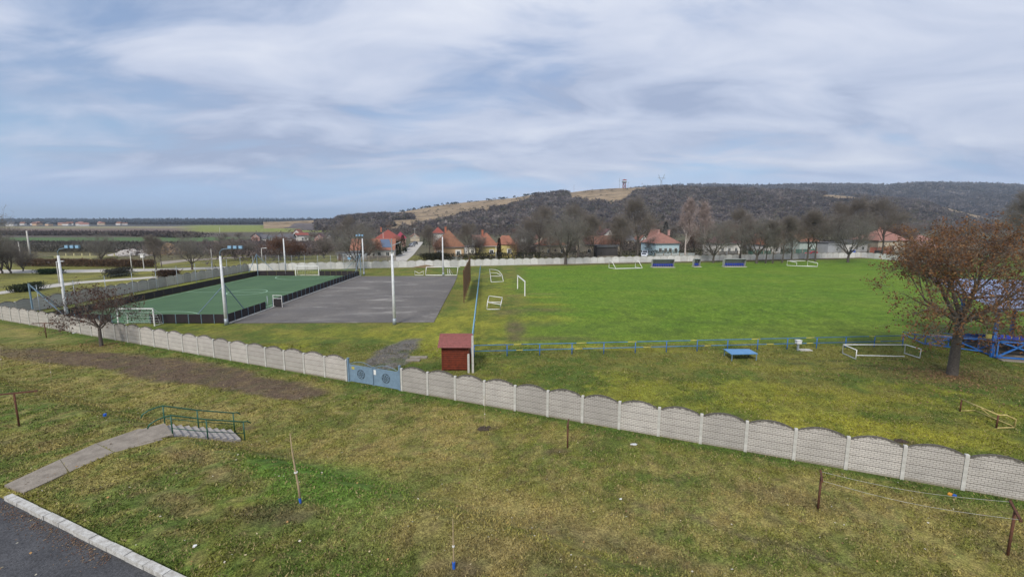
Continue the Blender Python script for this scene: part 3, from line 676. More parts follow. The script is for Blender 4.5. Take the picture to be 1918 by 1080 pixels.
# goals along the far side
def far_goal(pxa,pxb,py,H,label):
    a=g(pxa,py);c=g(pxb,py); goal((a.x,a.y,0),(c.x,c.y,0),H,1.6,label,rad=.09,bdir=(0,1,0),net=False,topd=1.0)
r=root('training_goal',g(1175,503),'white goal frame fallen on its face before the far wall','goal','goals along the far touchline')
def fr(pts,nm,rad=.08): tb([Vector(at(*p)) if len(p)==3 else p for p in pts],nm,M_white,rad,rr=r)
y_=g(1175,503).y; up=Vector((0,0,2.2))
Pa=Vector(g(1153,503,.1));Pb=Vector(g(1203,502,.1));Pc=Pa+Vector((-1.2,2.2,0));Pd=Pb+Vector((-1.2,2.2,0))
tb([Pa,Pb],'crossbar',M_white,.1,rr=r); tb([Pa,Pc,Pc+Vector((.0,0,1.9)),Pc+Vector((.6,-.9,1.6)),Pa+Vector((0,0,.1))],'side_frame',M_white,.07,rr=r); tb([Pb,Pd,Pd+Vector((0,0,1.9)),Pd+Vector((.6,-.9,1.6)),Pb+Vector((0,0,.1))],'side_frame',M_white,.07,rr=r); tb([Pc+Vector((0,0,1.9)),Pd+Vector((0,0,1.9))],'ground_bar',M_white,.06,rr=r)
r=root('training_goal',g(1510,499),'low white goal frame lying before the thin trees of the far wall','goal','goals along the far touchline')
Pa=Vector(g(1492,498,.1));Pb=Vector(g(1531,499,.1)); k=Vector((-2.0,2.0,0))
tb([Pa,Pb],'crossbar',M_white,.09,rr=r); tb([Pa+k*.6+Vector((0,0,1.3)),Pb+k+Vector((0,0,1.3))],'ground_bar',M_white,.07,rr=r)
for P_ in (Pa,Pb): tb([P_,P_+Vector((0,0,.9)),P_+k*.8+Vector((0,0,1.3)),P_+k*.8,P_],'side_frame',M_white,.07,rr=r)
# handball goals by the court
a=g(797,516);c=g(856,516)
r=root('handball_goal',((a.x+c.x)/2,a.y,0),'white handball goal with curved sides at the far edge of the asphalt court','goal')
zt=1.9
for x in (a.x,c.x):
    tb([(x,a.y,.1),(x+.25,a.y,zt),(x+.6,a.y+.4,zt)],'goal_post',M_white,.08,rr=r)
tb([(a.x+.25,a.y,zt),(c.x+.25,a.y,zt)],'crossbar',M_white,.08,rr=r); tb([(a.x,a.y,.1),(c.x,a.y,.1)],'ground_bar',M_white,.09,rr=r)
for x in (a.x+5,c.x-1.5): tb([(x,a.y,.1),(x-.3,a.y+.9,1.4),(x+.5,a.y+.9,.1)],'brace',M_white,.06,rr=r)
a2=g(777,516); r=root('small_goal',a2,'small white folding frame left of the handball goal','goal')
tb([(a2.x,a2.y,.1),(a2.x,a2.y,1.0),(a2.x+1.0,a2.y,.5),(a2.x+1.9,a2.y,1.0),(a2.x+1.9,a2.y,.1),(a2.x,a2.y,.1)],'frame_bar',M_white,.06,rr=r)
# ---------------------------------------------------------------- dugouts
M_plex=mat('scratched_plexiglass',(.42,.42,.38),(.33,.33,.30),rough=.35,scale=2,amt=.5)
M_seat=mat('blue_seat',(.035,.06,.36),(.025,.045,.25),rough=.4,scale=3)
def dugout(pa,pb,py,label,nseat):
    A=g(pa,py);B=g(pb,py); w=(B-A).length; rz=math.atan2(B.y-A.y,B.x-A.x); r=root('dugout',A,label,'shelter','substitute shelters on the far touchline',rz)
    prof=[(1.5,.15),(1.55,1.0),(1.45,1.6),(1.1,2.0),(.5,2.15),(.1,2.1)]
    n=max(2,nseat+2)
    b=MB()
    for i in range(n+1):
        x=w*i/n; b.tube([(x,u,v) for u,v in prof],.045,5)
    b.bar((0,.1,2.1),(w,.1,2.1),.07); b.bar((0,1.5,.15),(w,1.5,.15),.08); b.build('frame',M_galv,r,local=True)
    b=MB()
    for i in range(len(prof)-1):
        (u0,v0),(u1,v1)=prof[i],prof[i+1]; b.poly([(0,u0+.03,v0),(w,u0+.03,v0),(w,u1+.03,v1+.03),(0,u1+.03,v1+.03),(0,u0+.06,v0),(w,u0+.06,v0),(w,u1+.06,v1+.06),(0,u1+.06,v1+.06)],[(0,1,2,3),(7,6,5,4),(0,4,5,1),(3,2,6,7)])
    b.build('canopy',M_plex,r,local=True)
    for x in (-.03,w+.03):
        b=MB(); b.prism([Vector((0,u,v)) for u,v in prof]+[Vector((0,.35,.5)),Vector((0,.35,.15))],(x-.015,0,0),(x+.015,0,0)); b.build('side_panel',M_plex,r,local=True)
    for i in range(nseat):
        x=w*(i+.5)/nseat; b=MB(); b.box((x,1.0,.45),(w/nseat*.86,.42,.07)); b.box((x,1.2,.68),(w/nseat*.86,.06,.46)); b.box((x,1.02,.2),(.08,.3,.4)); b.build('seat',M_seat,r,local=True)
    b=MB(); b.box((w/2,.7,.05),(w+.4,1.9,.16)); b.build('base',M_conc if False else M_pavl,r,local=True)
dugout(1223,1263,501,'grey curved shelter with blue seats, left of two long ones before the far wall',9)
dugout(1358,1397,500,'grey curved shelter with blue seats, right of two long ones before the far wall',9)
dugout(1301,1312,500,'narrow grey shelter with one blue seat between the two long ones',1)
# ---------------------------------------------------------------- table, box
tp=[g(1356,661),g(1388,672),g(1420,668),g(1385,657)]
c0=sum((Vector(p) for p in [g(1356,659,.5),g(1419,664,.5),g(1378,651,.7),g(1402,668,.5)]),Vector())/4
r=root('blue_table',(c0.x,c0.y,0),'blue sheet-topped outdoor table standing on the grass before the railing','table')
b=MB(); Q=[g(1355,653,.62),g(1403,653,.62),g(1420,662,.62),g(1370,663,.62)]; P_=[Vector(q) for q in Q]
b.poly(P_+[p-Vector((0,0,.05)) for p in P_],[(3,2,1,0),(4,5,6,7)]+[(i,(i+1)%4,4+(i+1)%4,4+i) for i in range(4)]); b.build('table_top',mat('table_blue',(.10,.27,.50),(.08,.21,.40),rough=.4,scale=2),r)
cen=sum(P_,Vector())/4
for p in P_:
    q=p*.92+cen*.08; b=MB(); b.bar((q.x,q.y,0),(q.x,q.y,.57),.07); b.build('leg',M_galvb,r)
p=g(1494,656); r=root('drinking_fountain',p,'grey box on a stand beside the blue and yellow railing','fountain')
b=MB(); b.box((p.x,p.y,.35),(.14,.14,.7)); b.build('stand',M_galv,r)
b=MB(); b.box((p.x,p.y,.82),(.42,.36,.3)); b.box((p.x,p.y,.985),(.5,.42,.04)); b.build('box',M_pole,r); b=MB(); b.box((p.x+.7,p.y+.05,.04),(1.1,.55,.08)); b.build('slab',M_kerb,r)
# ---------------------------------------------------------------- board fence of the artificial pitch
bf=root('board_fence',((PX0+PX1)/2,PY0,0),'dark board fence with grey posts enclosing the artificial pitch','fence')
def boards(A,B,name='board_panel',n=None,bothpost=True,M_p=M_galvb,gap=None,hh=1.1):
    A=Vector(A);B=Vector(B); d=B-A; L=d.length; n=n or round(L/1.55); u=d/n; dn=d.normalized(); nrm=Vector((-dn.y,dn.x,0))
    for i in range(n):
        p,q=A+u*i,A+u*(i+1)
        if gap and gap(i): continue
        b=MB(); b.bar(p+dn*.03+Vector((0,0,hh/2+.06)),q-dn*.03+Vector((0,0,hh/2+.06)),.035,hh-.06); b.build(name,M_board,bf)
    return n,u
def bposts(A,u,n,off,h=1.12):
    for i in range(n+1):
        p=Vector(A)+u*i+Vector(off); b=MB(); b.bar(p+Vector((0,0,-.05)),p+Vector((0,0,h)),.055,.055); b.build('post',M_galvb,bf)
g0,g1=g(240,600).x-.4,g(302,600).x+.1
n,u=boards((PX0,PY0-.1,0),(g0,PY0-.1,0)); bposts((PX0,PY0-.1,0),u,n,(0,-.06,0))
n,u=boards((g1,PY0-.1,0),(PX1+.1,PY0-.1,0),n=6); bposts((g1,PY0-.1,0),u,n,(0,-.06,0))
n,u=boards((PX1+.1,PY0-.1,0),(PX1+.1,61.4,0),n=6); bposts((PX1+.1,PY0-.1,0),u,n,(.06,0,0))
n,u=boards((PX1+.1,63.2,0),(PX1+.1,PY1+.1,0),n=25); bposts((PX1+.1,63.2,0),u,n,(.06,0,0))
n,u=boards((PX0-.1,PY0,0),(PX0-.1,PY1+.1,0),n=24); 
q0,q1=g(548,518).x-.15,g(592,518).x+.15
n,u=boards((PX0,PY1+.2,0),(q0,PY1+.2,0),n=4); n,u=boards((q1,PY1+.2,0),(PX1,PY1+.2,0),n=7)
b=MB(); b.bar((PX1+.35,63.2,.62),(PX1+1.55,63.0,.62),.05,1.05); gt=b.build('board_gate',M_board,bf)
b=MB()
for p,q in (((PX1+.3,63.1,.05),(PX1+.3,63.1,1.75)),((PX1+1.6,62.9,.05),(PX1+1.6,62.9,1.75)),((PX1+.3,63.1,1.72),(PX1+1.6,62.9,1.72)),((PX1+.3,63.1,1.3),(PX1+1.6,62.9,1.3))): b.bar(p,q,.05)
b.build('gate_frame',M_white,gt)
# ball-stop net posts
nb=root('ball_stop_fence',(PX0-.6,PY0,0),'tall thin grey net poles with braced corner masts round the artificial pitch','fence')
def pole(x,y,h=4.5,r_=.035): b=MB(); b.tube([(x,y,0),(x,y,h)],r_,6); b.build('net_pole',M_galv,nb,True)
for i in range(11): pole(PX0-.5,PY0+.6+(i)*4.55)
for i in range(8): pole(PX0+1.5+i*2.85,PY1+.9)
for i in (1,): pole(PX1+.4,61.4,1.9,.04)
for x,y,sx,sy in ((PX0-.4,PY0-.3,1,1),(PX1+.25,PY0-.3,-1,1),(PX0-.4,PY1+.8,1,-1),(PX1+.3,PY1+.8,-1,-1)):
    b=MB(); b.bar((x,y,0),(x,y,4.8),.13,.13); mm=b.build('corner_mast',M_galvb,nb)
    b=MB(); b.bar((x,y,4.7),(x+sx*3.4,y,1.2),.08); b.bar((x,y,4.7),(x,y+sy*3.4,1.2),.08); b.build('brace',M_galvb,mm)
b=MB()
for zz in (1.2,4.4):
    b.bar((PX0-.5,PY0,zz),(PX0-.5,PY1+.9,zz),.02); b.bar((PX0,PY1+.9,zz),(PX1,PY1+.9,zz),.02)
b.build('tension_wire',M_galv,nb)
# far-end fine net
b=MB()
for i in range(90): x=PX0+(PX1-PX0)*i/89; b.bar((x,PY1+.92,1.2),(x,PY1+.92,4.4),.009)
for j in range(14): z=1.2+3.2*j/13; b.bar((PX0,PY1+.92,z),(PX1,PY1+.92,z),.009)
b.build('net',M_galv,nb)
# ---------------------------------------------------------------- floodlight poles
def flood(x,y,h,label,kind):
    r=root('floodlight_pole',(x,y,0),label,'pole','floodlight poles of the sports ground')
    b=MB(); b.tube([(x,y,0),(x,y,h*.5),(x,y,h)],[.19,.155,.115],12); b.build('shaft',M_pole,r,True)
    b=MB(); b.tube([(x,y,0),(x,y,.75)],[.215,.205],12); b.build('base_sleeve',M_galv,r,True)
    if kind in ('arm','armL'):
        s_=1 if kind=='arm' else -1; L=2.6 if s_>0 else .9
        b=MB(); b.tube([(x,y,h),(x,y,h+.45),(x+s_*.25,y,h+.75),(x+s_*L,y,h+1.15)],.045,8); am=b.build('arm',M_galvb,r,True)
        for k in range(3):
            xx=x+s_*(L-.1-.62*k) if s_>0 else x+.3-.62*k-.2; b=MB(); b.box((xx,y-.1,h+1.02 if s_>0 else h+.7),(.42,.22,.36)); lp=b.build('floodlight',M_galvb,am)
            b=MB(); b.box((xx,y-.225,h+1.02 if s_>0 else h+.7),(.36,.02,.3)); b.build('lens',M_lamp,lp)
    if kind=='tip':
        b=MB(); b.tube([(x,y,h),(x,y,h+1.7)],.07,8); b.bar((x,y,h+.9),(x+1.05,y,h+1.35),.07); b.build('arm',M_galv,r)
for X_,Y_,h,k,lab in ((-52.6,53.2,8.0,'arm','white floodlight pole with blue lamps at far left behind the brown-leaved tree'),(-33.2,52.2,8.0,'arm','white floodlight pole with blue lamps at the near right corner of the artificial pitch'),(-50.0,100.9,8.1,'none','plain white pole rising behind the far end of the artificial pitch'),(-32.9,101.4,8.1,'armL','white pole with three small lamps between artificial pitch and asphalt court, far end'),(-13.7,52.4,8.25,'tip','tall white pole with metal tip on the near edge of the asphalt court'),(-15.1,100.2,8.5,'none','plain white pole behind the handball goal')):
    flood(X_,Y_,h,lab,k)
# brown net fence between court and field
NA=g(869,567);NB_=Vector((-8.3,91,0)); r=root('net_fence',NA,'tall brown net fence on posts between asphalt court and football field','fence')
NA=Vector((NA.x,NA.y,0)); d=NB_-NA; n=8
b=MB()
for i in range(170): p=NA+d*i/169; b.bar(p+Vector((0,0,.9)),p+Vector((0,0,4.7+.1*math.sin(i*.3))),.045,.045)
for j in range(26): z=.9+3.8*j/25; b.bar(NA+Vector((0,0,z)),NB_+Vector((0,0,z)),.035,.035)
b.build('net',M_brown,r)
for i in range(n+1):
    p=NA+d*i/n; b=MB(); b.tube([p,p+Vector((0,0,4.9))],.06,7); b.build('post',M_rust,r)
# ---------------------------------------------------------------- clothes-line posts
def tpost(px_,py_,h,barlen,ang,label,hook=True):
    p=gg(px_,py_); r=root('clothesline_post',p,label,'post','rusty clothesline posts')
    b=MB(); b.tube([(p.x,p.y,p.z-.2),(p.x,p.y,p.z+h)],.045,8); b.build('post',M_rust,r,True)
    d=Vector((math.cos(ang),math.sin(ang),0))*barlen/2; q=Vector((p.x,p.y,p.z+h+.03)); b=MB(); b.bar(q-d,q+d,.07,.07)
    b.build('crossbar',M_rust,r)
    for k in (-.9,.9): 
        b=MB(); b.tube([q+d*k,q+d*k+Vector((0,0,.09))],.012,5); b.build('hook',M_rust,r)
    return q,d
tpost(36,797,1.75,1.9,R(20),'rusty T-shaped clothesline post at the left edge, beside the long lawn')
tpost(87,632,1.5,2.3,R(8),'rusty T-shaped clothesline post by the wall at far left')
tpost(1063,838,1.35,.9,R(78),'rusty clothesline post with short crossbar, middle of the lawn')
q1,d1=tpost(1532,952,1.45,.95,R(60),'rust-red clothesline post holding the lines on the lawn, right of centre')
q2,d2=tpost(1887,1040,1.75,1.5,R(53),'dark clothesline post with slanting crossbar at the right edge')
for k in (-.85,.85):
    b=MB(); A_=q1+d1*-k; B_=q2+d2*-k; pts=[A_*(1-t)+B_*t-Vector((0,0,.20*math.sin(math.pi*t))) for t in np.linspace(0,1,12)]
    b.tube(pts,.006,5); o=b.build('clothesline',M_kerb); tag(o,'sagging pale clothesline between the two right posts, '+('farther' if k<0 else 'nearer')+' one','line','clotheslines')
# ---------------------------------------------------------------- saplings
def sapling(pb,pt,label,guard=True,thick=.022,stake=False):
    p=gg(*pb); top=at(pt[0],pt[1],p.y); r=root('sapling',p,label,'young tree','newly planted saplings'); rnd=random.Random(pb[0])
    b=MB(); pts=[p+(top-p)*t+Vector((rnd.uniform(-.02,.02),0,0))*(0<t<1) for t in (0,.25,.5,.75,1)]; b.tube(pts,[thick,thick*.9,thick*.75,thick*.55,thick*.25],7); b.build('stem',M_stem,r,True)
    b=MB()
    for k in range(5):
        q=p+(top-p)*rnd.uniform(.35,.95); b.tube([q,q+Vector((rnd.uniform(-.22,.22),rnd.uniform(-.1,.1),rnd.uniform(.1,.3)))],[.006,.002],4)
    b.build('twigs',M_stem,r)
    if guard: b=MB(); b.tube([p,p+(top-p).normalized()*.22],[.045,.05],8); b.build('blue_guard',M_bpl,r)
    q=p+(top-p)*.45; b=MB(); b.tube([q-Vector((0,0,.02)),q+Vector((0,0,.02))],thick*1.5,8); b.build('tie',M_white,r)
sapling((563,942),(543,811),'leaning sapling with blue base guard below the steps',True,.045)
sapling((850,1064),(848,970),'thin sapling with blue base guard at the bottom centre',True,.026)
sapling((908,803),(908,740),'thin sapling on a small soil mound near the wall',False,.016)
sapling((96,716),(93,672),'thin sapling on the upper left lawn',False,.018)
sapling((3,692),(0,648),'thin sapling cut by the left edge',False,.02)
# soil mounds
def mound(px_,py_,rx,h,label,seed):
    p=gg(px_,py_); rnd=random.Random(seed); b=MB(); 
    for _ in range(16):
        a=rnd.uniform(0,6.28); f=rnd.random()**.6; b.ico((p.x+rx*f*math.cos(a)*.8,p.y+rx*.6*f*math.sin(a),p.z+h*.3*(1-f)),(rx*.28,rx*.24,h*.55),.25,rnd,2)
    o=b.build('soil_mound',M_soil,None,True); tag(o,label,'mound')
mound(908,803,.42,.16,'dark soil mound round the thin sapling near the wall',1); mound(1688,826,.35,.10,'small dark molehill behind the wall, right side',3)
# litter
def litter(px_,py_,dims,m,label,name,rz=.4):
    p=gg(px_,py_); rnd=random.Random(int(px_)); b=MB(); n=7
    prof=[Vector((dims[0]*(.5+.15*rnd.uniform(-1,1))*math.cos(6.283*i/n),dims[1]*(.5+.15*rnd.uniform(-1,1))*math.sin(6.283*i/n),0)) for i in range(n)]
    b.prism(prof,Vector((p.x,p.y,p.z+.02)),Vector((p.x+.02,p.y,p.z+.02+dims[2]))); o=b.build(name,m); tag(o,label,'litter'); return o
litter(197,780,(.16,.14,.14),M_bpl,'crumpled blue plastic scrap on the left lawn above the path','plastic_scrap')
p=gg(1783,928); r=root('plastic_pack',p,'orange, white and blue plastic pack lying below the wall at right','litter')
b=MB(); b.box((p.x-.05,p.y+.04,p.z+.06),(.14,.12,.08),.4); b.build('orange_half',M_orp,r); b=MB(); b.box((p.x+.07,p.y-.05,p.z+.05),(.13,.1,.07),.4); b.build('blue_half',M_bpl,r)
litter(1187,833,(.32,.16,.05),M_pole,'flattened pale plastic sheet on the lawn near the wall','plastic_sheet')
litter(364,1024,(.12,.10,.05),M_white,'small white scrap on the lawn beside the kerb, bottom left','paper_scrap')
litter(1162,935,(.10,.08,.03),M_white,'small white scrap on the lawn, bottom centre right','paper_scrap')
litter(220,636,(.34,.16,.06),M_pole,'pale scrap at the wall foot right of the brown-leaved tree','paper_scrap')
litter(138,624,(.4,.2,.05),M_pole,'pale scrap at the wall foot left of the brown-leaved tree','paper_scrap')
litter(716,863,(.10,.08,.03),M_white,'tiny white scrap on the lawn left of the bottom-centre sapling','paper_scrap') if False else None
p=g(790,674); b=MB(); b.box((p.x-.4,p.y+.6,.05),(1.5,.55,.12),.05); b.box((p.x-.7,p.y-.25,.05),(1.2,.5,.12),-.05); o=b.build('paving_slabs',M_conc); tag(o,'pair of old concrete slabs lying on the grass left of the red hut','slabs')
# ---------------------------------------------------------------- grandstand
M_sroof=mat('stand_roof',(.27,.34,.52),(.17,.21,.34),rough=.5,scale=.8,amt=.6)
gs=root('grandstand',(46,42,0),'blue steel spectator stand with corrugated roof behind the large brown-leaved tree','grandstand')
def bb(pairs,w,name,m,par=gs):
    b=MB(); [b.bar(p,q,w) for p,q in pairs]; return b.build(name,m,par)
bx=[42.2,46.2,50.2,54.2,58.2,62.2]; y0,y1=39.2,47.2
b=MB(); b.box((53,43.2,.03),(21.4,9.2,.12)); b.build('base_slab',M_conc,gs)
for k,x in enumerate(bx):
    xx=x
    for y_,h in ((y0+.6,4.7),(y1-2.4,5.3)): bb([((xx,y_,0),(xx,y_,h))],.22,'column',M_blue)
    f=bb([((xx,y0,.15),(xx,y1,.15)),((xx,y0,1.6),(xx,y1,.45)),((xx,y0,.15),(xx,y0,1.6)),((xx,y0+2.5,.15),(xx,y0+2.5,1.2)),((xx,y0+5,.15),(xx,y0+5,.8)),((xx,y0,1.6),(xx,y0+2.5,.2)),((xx,y0+2.5,1.2),(xx,y0+5,.2))],.09,'tier_truss',M_blue)
    bb([((xx,y0-.5,4.55),(xx,y1+1.4,5.75)),((xx,y0-.5,4.2),(xx,y1+1.0,5.2)),((xx,y0+.6,3.6),(xx,y0+2.4,4.7)),((xx,y1-2.4,3.9),(xx,y1-.8,5.2))],.11,'roof_truss',M_blue)
bb([((bx[0],y0,.2),(bx[-1],y0,.2)),((bx[0],y0,1.6),(bx[-1],y0,1.6))]+[((bx[i],y0,.2 if i%2 else 1.6),(bx[i+1],y0,1.6 if i%2 else .2)) for i in range(5)]+[(((bx[i]+bx[i+1])/2,y0,1.6),(bx[i+(1 if i%2 else 0)],y0,.2)) for i in range(5)],.12,'back_truss',M_blue)
for j in range(5):
    y_=y0+.8+j*1.45; z=1.75-j*.3; b=MB(); b.box((52.2,y_,z-.3),(20.4,.9,.07)); b.build('tier_deck',M_rust,gs)
    rr=random.Random(j)
    b=MB(); 
    for i in range(38):
        x=42.6+i*.52
        if rr.random()<.85: b.box((x,y_,z-.05),(.42,.38,.05)); b.box((x,y_-.2,z+.15),(.42,.05,.36))
    b.build('seat_row',(M_seat,M_yel,M_seat,M_blue,M_seat)[j],gs)
# open low tiers at the left end
for k,x in enumerate((38.6,40.4)): bb([((x,42.6,.15),(x,47,.15)),((x,42.6,.95),(x,47,.35)),((x,42.6,.15),(x,42.6,.95)),((x,44.6,.15),(x,44.6,.7)),((x,42.6,.95),(x,44.6,.15))],.08,'side_truss',M_blue)
bb([((38.6,42.6,.95),(42.2,41.6,1.2)),((38.6,42.6,.2),(42.2,41.0,.2)),((38.6,42.6,.2),(40.4,42.2,.95)),((40.4,42.2,.95),(42.2,41.0,.2))],.09,'side_brace',M_blue)
for j in range(3):
    b=MB(); b.box((41.2,43.2+j*1.3,.85-.2*j),(1.9,.35,.06)); b.build('side_bench',(M_yel,M_seat,M_orp)[j],gs)
n=60; rf=MB(); xa,xb=41.0,64.0
for i in range(n):
    u0,u1=xa+(xb-xa)*i/n,xa+(xb-xa)*(i+1)/n; um=(u0+u1)/2
    for p,q,dz0,dz1 in ((u0,um,0,.06),(um,u1,.06,0)): rf.poly([(p,y0-1.0,4.62+dz0),(q,y0-1.0,4.62+dz1),(q,y1+1.8,5.98+dz1),(p,y1+1.8,5.98+dz0)],[(0,1,2,3)])
rf.box((52.5,y0-1.0,4.56),(23,.06,.1)); rf.build('roof',M_sroof,gs); gs.rotation_euler=(0,0,-R(18)); gs.location=(46.9,40.4,0)
# ---------------------------------------------------------------- trees
def tree_data(seed,H,Rr,fork,tr,nlimb=6,leader=True,upb=.22,lev=5,twl=.75,tww=.035,leaf=0,leafs=.13,spread=(.45,1.0),leafcols=None,k1=.62,dens=1.0):
    rnd=random.Random(seed); T=MB(); tw=[]; tips=[]
    def rib(p,q,w):
        d=(q-p); s_=d.cross(Vector((rnd.uniform(-1,1),rnd.uniform(-1,1),rnd.uniform(-1,1))))
        if s_.length<1e-5: return
        s_=s_.normalized()*w*.5; tw.append((p-s_,p+s_,q+s_*.5,q-s_*.5))
    def br(p,d,L,r,lv):
        n=4 if lv<=1 else 3; pts=[p.copy()]; rad=[r]; dirs=[]
        for i in range(n):
            d=(d+Vector((rnd.uniform(-1,1),rnd.uniform(-1,1),rnd.uniform(-.8,.8)))*.20+Vector((0,0,upb*.5))).normalized()
            p=p+d*(L/n); pts.append(p.copy()); rad.append(max(.006,r*(1-.6*(i+1)/n))); dirs.append(d.copy())
        if lv<=2 and r>.02: T.tube(pts,rad,6 if lv<=1 else 4,False)
        else:
            for i in range(n): rib(pts[i],pts[i+1],max(tww,rad[i]*2))
        if lv>=lev: tips.extend(pts[1:]); return
        for i in range(n):
            base=pts[i+1]; dd=dirs[i]
            if i==0 and lv<=1: continue
            kk=2 if (lv<3 or rnd.random()<.42*dens) else 1
            for _ in range(kk):
                o=dd.orthogonal().normalized(); o.rotate(Matrix.Rotation(rnd.uniform(0,6.283),3,dd)); a=rnd.uniform(.45,.95)
                nd=(dd*math.cos(a)+o*math.sin(a)).normalized()
                if lv+1>=lev: br2(base,nd,twl*rnd.uniform(.6,1.25))
                else: br(base,nd,L*rnd.uniform(k1-.12,k1+.06),max(.012,rad[i+1]*.62),lv+1)
    def br2(p,d,L):
        q=p+(d+Vector((0,0,upb*.4))).normalized()*L; rib(p,q,tww); tips.append(q)
        for _ in range(2):
            m=p.lerp(q,rnd.uniform(.3,.8)); o=Vector((rnd.uniform(-1,1),rnd.uniform(-1,1),rnd.uniform(-.3,1))).normalized(); e=m+(d+o).normalized()*L*.55; rib(m,e,tww*.8); tips.append(e)
    pts=[Vector((0,0,-.3)),Vector((0,0,0)),Vector((rnd.uniform(-.06,.06),rnd.uniform(-.06,.06),fork*.5)),Vector((rnd.uniform(-.12,.12),rnd.uniform(-.1,.1),fork))]
    T.tube(pts,[tr*1.5,tr*1.2,tr*.98,tr*.86],10,False)
    top=pts[-1]
    if leader:
        Lh=H-fork; q=top.copy(); seg=7; pr=tr*.84; d=Vector((0,0,1)); lp=[q.copy()]; lr=[pr]
        for i in range(seg):
            d=(d+Vector((rnd.uniform(-1,1),rnd.uniform(-1,1),0))*.10).normalized(); q=q+d*(Lh*.86/seg); lp.append(q.copy()); lr.append(pr*(1-.85*(i+1)/seg))
            f=(i+.5)/seg
            for _ in range(2 if i<5 else 3):
                az=rnd.uniform(0,6.283); a=rnd.uniform(*spread)*(1-.35*f); nd=Vector((math.cos(az)*math.sin(a),math.sin(az)*math.sin(a),math.cos(a)))
                br(lp[-2].lerp(q,rnd.random()),nd,Rr*(1.05-.55*f)*rnd.uniform(.8,1.1),max(.03,lr[-1]*.55),1)
        T.tube(lp,lr,8,False)
    else:
        for i in range(nlimb):
            az=6.283*i/nlimb+rnd.uniform(-.35,.35); a=rnd.uniform(*spread); nd=Vector((math.cos(az)*math.sin(a),math.sin(az)*math.sin(a),math.cos(a)))
            hh=H-fork; L=1/math.sqrt((math.sin(a)/Rr)**2+(math.cos(a)/hh)**2)*.66
            br(top+Vector((0,0,-rnd.uniform(0,.5)*min(1,fork*.4))),nd,L,tr*.55,1)
    V=[];Fq=[];Cc=[]
    for i,qd in enumerate(tw):
        V+= [tuple(v) for v in qd]; Fq.append((4*i,4*i+1,4*i+2,4*i+3))
    LV=[]
    if leaf:
        rnd2=random.Random(seed+1)
        cl=leafcols
        for _ in range(leaf):
            c=rnd2.choice(tips)+Vector((rnd2.gauss(0,.12),rnd2.gauss(0,.12),rnd2.gauss(-.08,.12))); s_=leafs*rnd2.uniform(.6,1.4)
            xw=c.x*.878-c.y*.479
            if seed==11 and ((xw>1.0 and c.z<5.8 and rnd2.random()<.94) or (xw>2.6 and c.z<7.2 and rnd2.random()<.6)): continue
            a=Vector((rnd2.uniform(-1,1),rnd2.uniform(-1,1),rnd2.uniform(-1,1))).normalized(); bvec=a.cross(Vector((rnd2.uniform(-1,1),rnd2.uniform(-1,1),rnd2.uniform(-1,1)))).normalized()
            cc=rnd2.choice(cl); k=rnd2.uniform(.65,1.25)
            LV.append(((c-a*s_,c+bvec*s_*.7,c+a*s_,c-bvec*s_*.6),tuple(x*k for x in cc)))
    return T,V,Fq,LV
TREES={}
def tree_kind(key,bark,twig,**k):
    T,V,Fq,LV=tree_data(**k)
    tm=T.mesh('trunk',bark,None,True); cm=npmesh('crown',V,Fq,twig)
    lm=None
    if LV:
        lv=[];lc=[];lf=[]
        for i,(q,c) in enumerate(LV): lv+=[tuple(v) for v in q]; lc+=[c]*4; lf.append((4*i,4*i+1,4*i+2,4*i+3))
        lm=npmesh('leaves',lv,lf,M_leafb,np.array(lc))
    TREES[key]=(tm,cm,lm,k['H'])
def put_tree(key,loc,h,label,group=None,name='tree',rz=None,wide=1.0,seed=0):
    tm,cm,lm,H=TREES[key]; s_=h/H
    o=bpy.data.objects.new(name,None); COL.objects.link(o); o.location=loc; rr=random.Random(int(loc[0]*7+loc[1]*3)+seed)
    o.rotation_euler=(0,0,rr.uniform(0,6.28) if rz is None else rz); o.scale=(s_*wide,s_*wide,s_); tag(o,label,'tree',group); XF[o.name]=None
    child('trunk',tm,o); c=child('crown',cm,o)
    if lm: child('leaves',lm,o)
    return o
LB1=[(.25,.12,.055),(.20,.10,.05),(.27,.145,.07),(.15,.078,.045),(.30,.18,.085)]
LB2=[(.085,.042,.034),(.11,.055,.04),(.07,.036,.03),(.15,.07,.045)]
tree_kind('big',M_bark,M_twig,seed=11,H=9.6,Rr=6.4,fork=4.3,tr=.32,nlimb=9,leader=False,upb=.10,lev=5,twl=.55,tww=.014,leaf=24000,leafs=.074,spread=(.25,1.5),leafcols=LB1,k1=.66)
tree_kind('left',M_bark,M_twig,seed=5,H=6.4,Rr=4.2,fork=2.0,tr=.17,nlimb=7,leader=False,upb=.05,lev=4,twl=.55,tww=.020,leaf=2600,leafs=.08,spread=(.3,1.45),leafcols=LB2,k1=.62)
tree_kind('bareA',M_bark,M_twig,seed=21,H=12,Rr=4.6,fork=2.4,tr=.26,leader=True,upb=.15,lev=4,twl=1.15,tww=.034,spread=(.5,1.15),dens=1.5)
tree_kind('bareB',M_bark,M_twig_g,seed=32,H=12,Rr=5.2,fork=2.2,tr=.28,nlimb=7,leader=False,upb=.18,lev=5,twl=.95,tww=.026,spread=(.2,1.1),dens=.45)
tree_kind('bareC',M_bark,M_twig,seed=43,H=10,Rr=3.3,fork=2.2,tr=.18,leader=True,upb=.18,lev=4,twl=.95,tww=.028,spread=(.45,1.0),dens=1.5)
tree_kind('reddish',M_bark,M_twig_r,seed=54,H=9,Rr=3.8,fork=1.8,tr=.18,nlimb=6,leader=False,upb=.20,lev=5,twl=.6,tww=.018,spread=(.25,1.0))
tree_kind('birch',M_birch,M_birtw,seed=65,H=15,Rr=3.9,fork=3.0,tr=.25,leader=True,upb=.34,lev=4,twl=1.0,tww=.045,spread=(.45,.85))
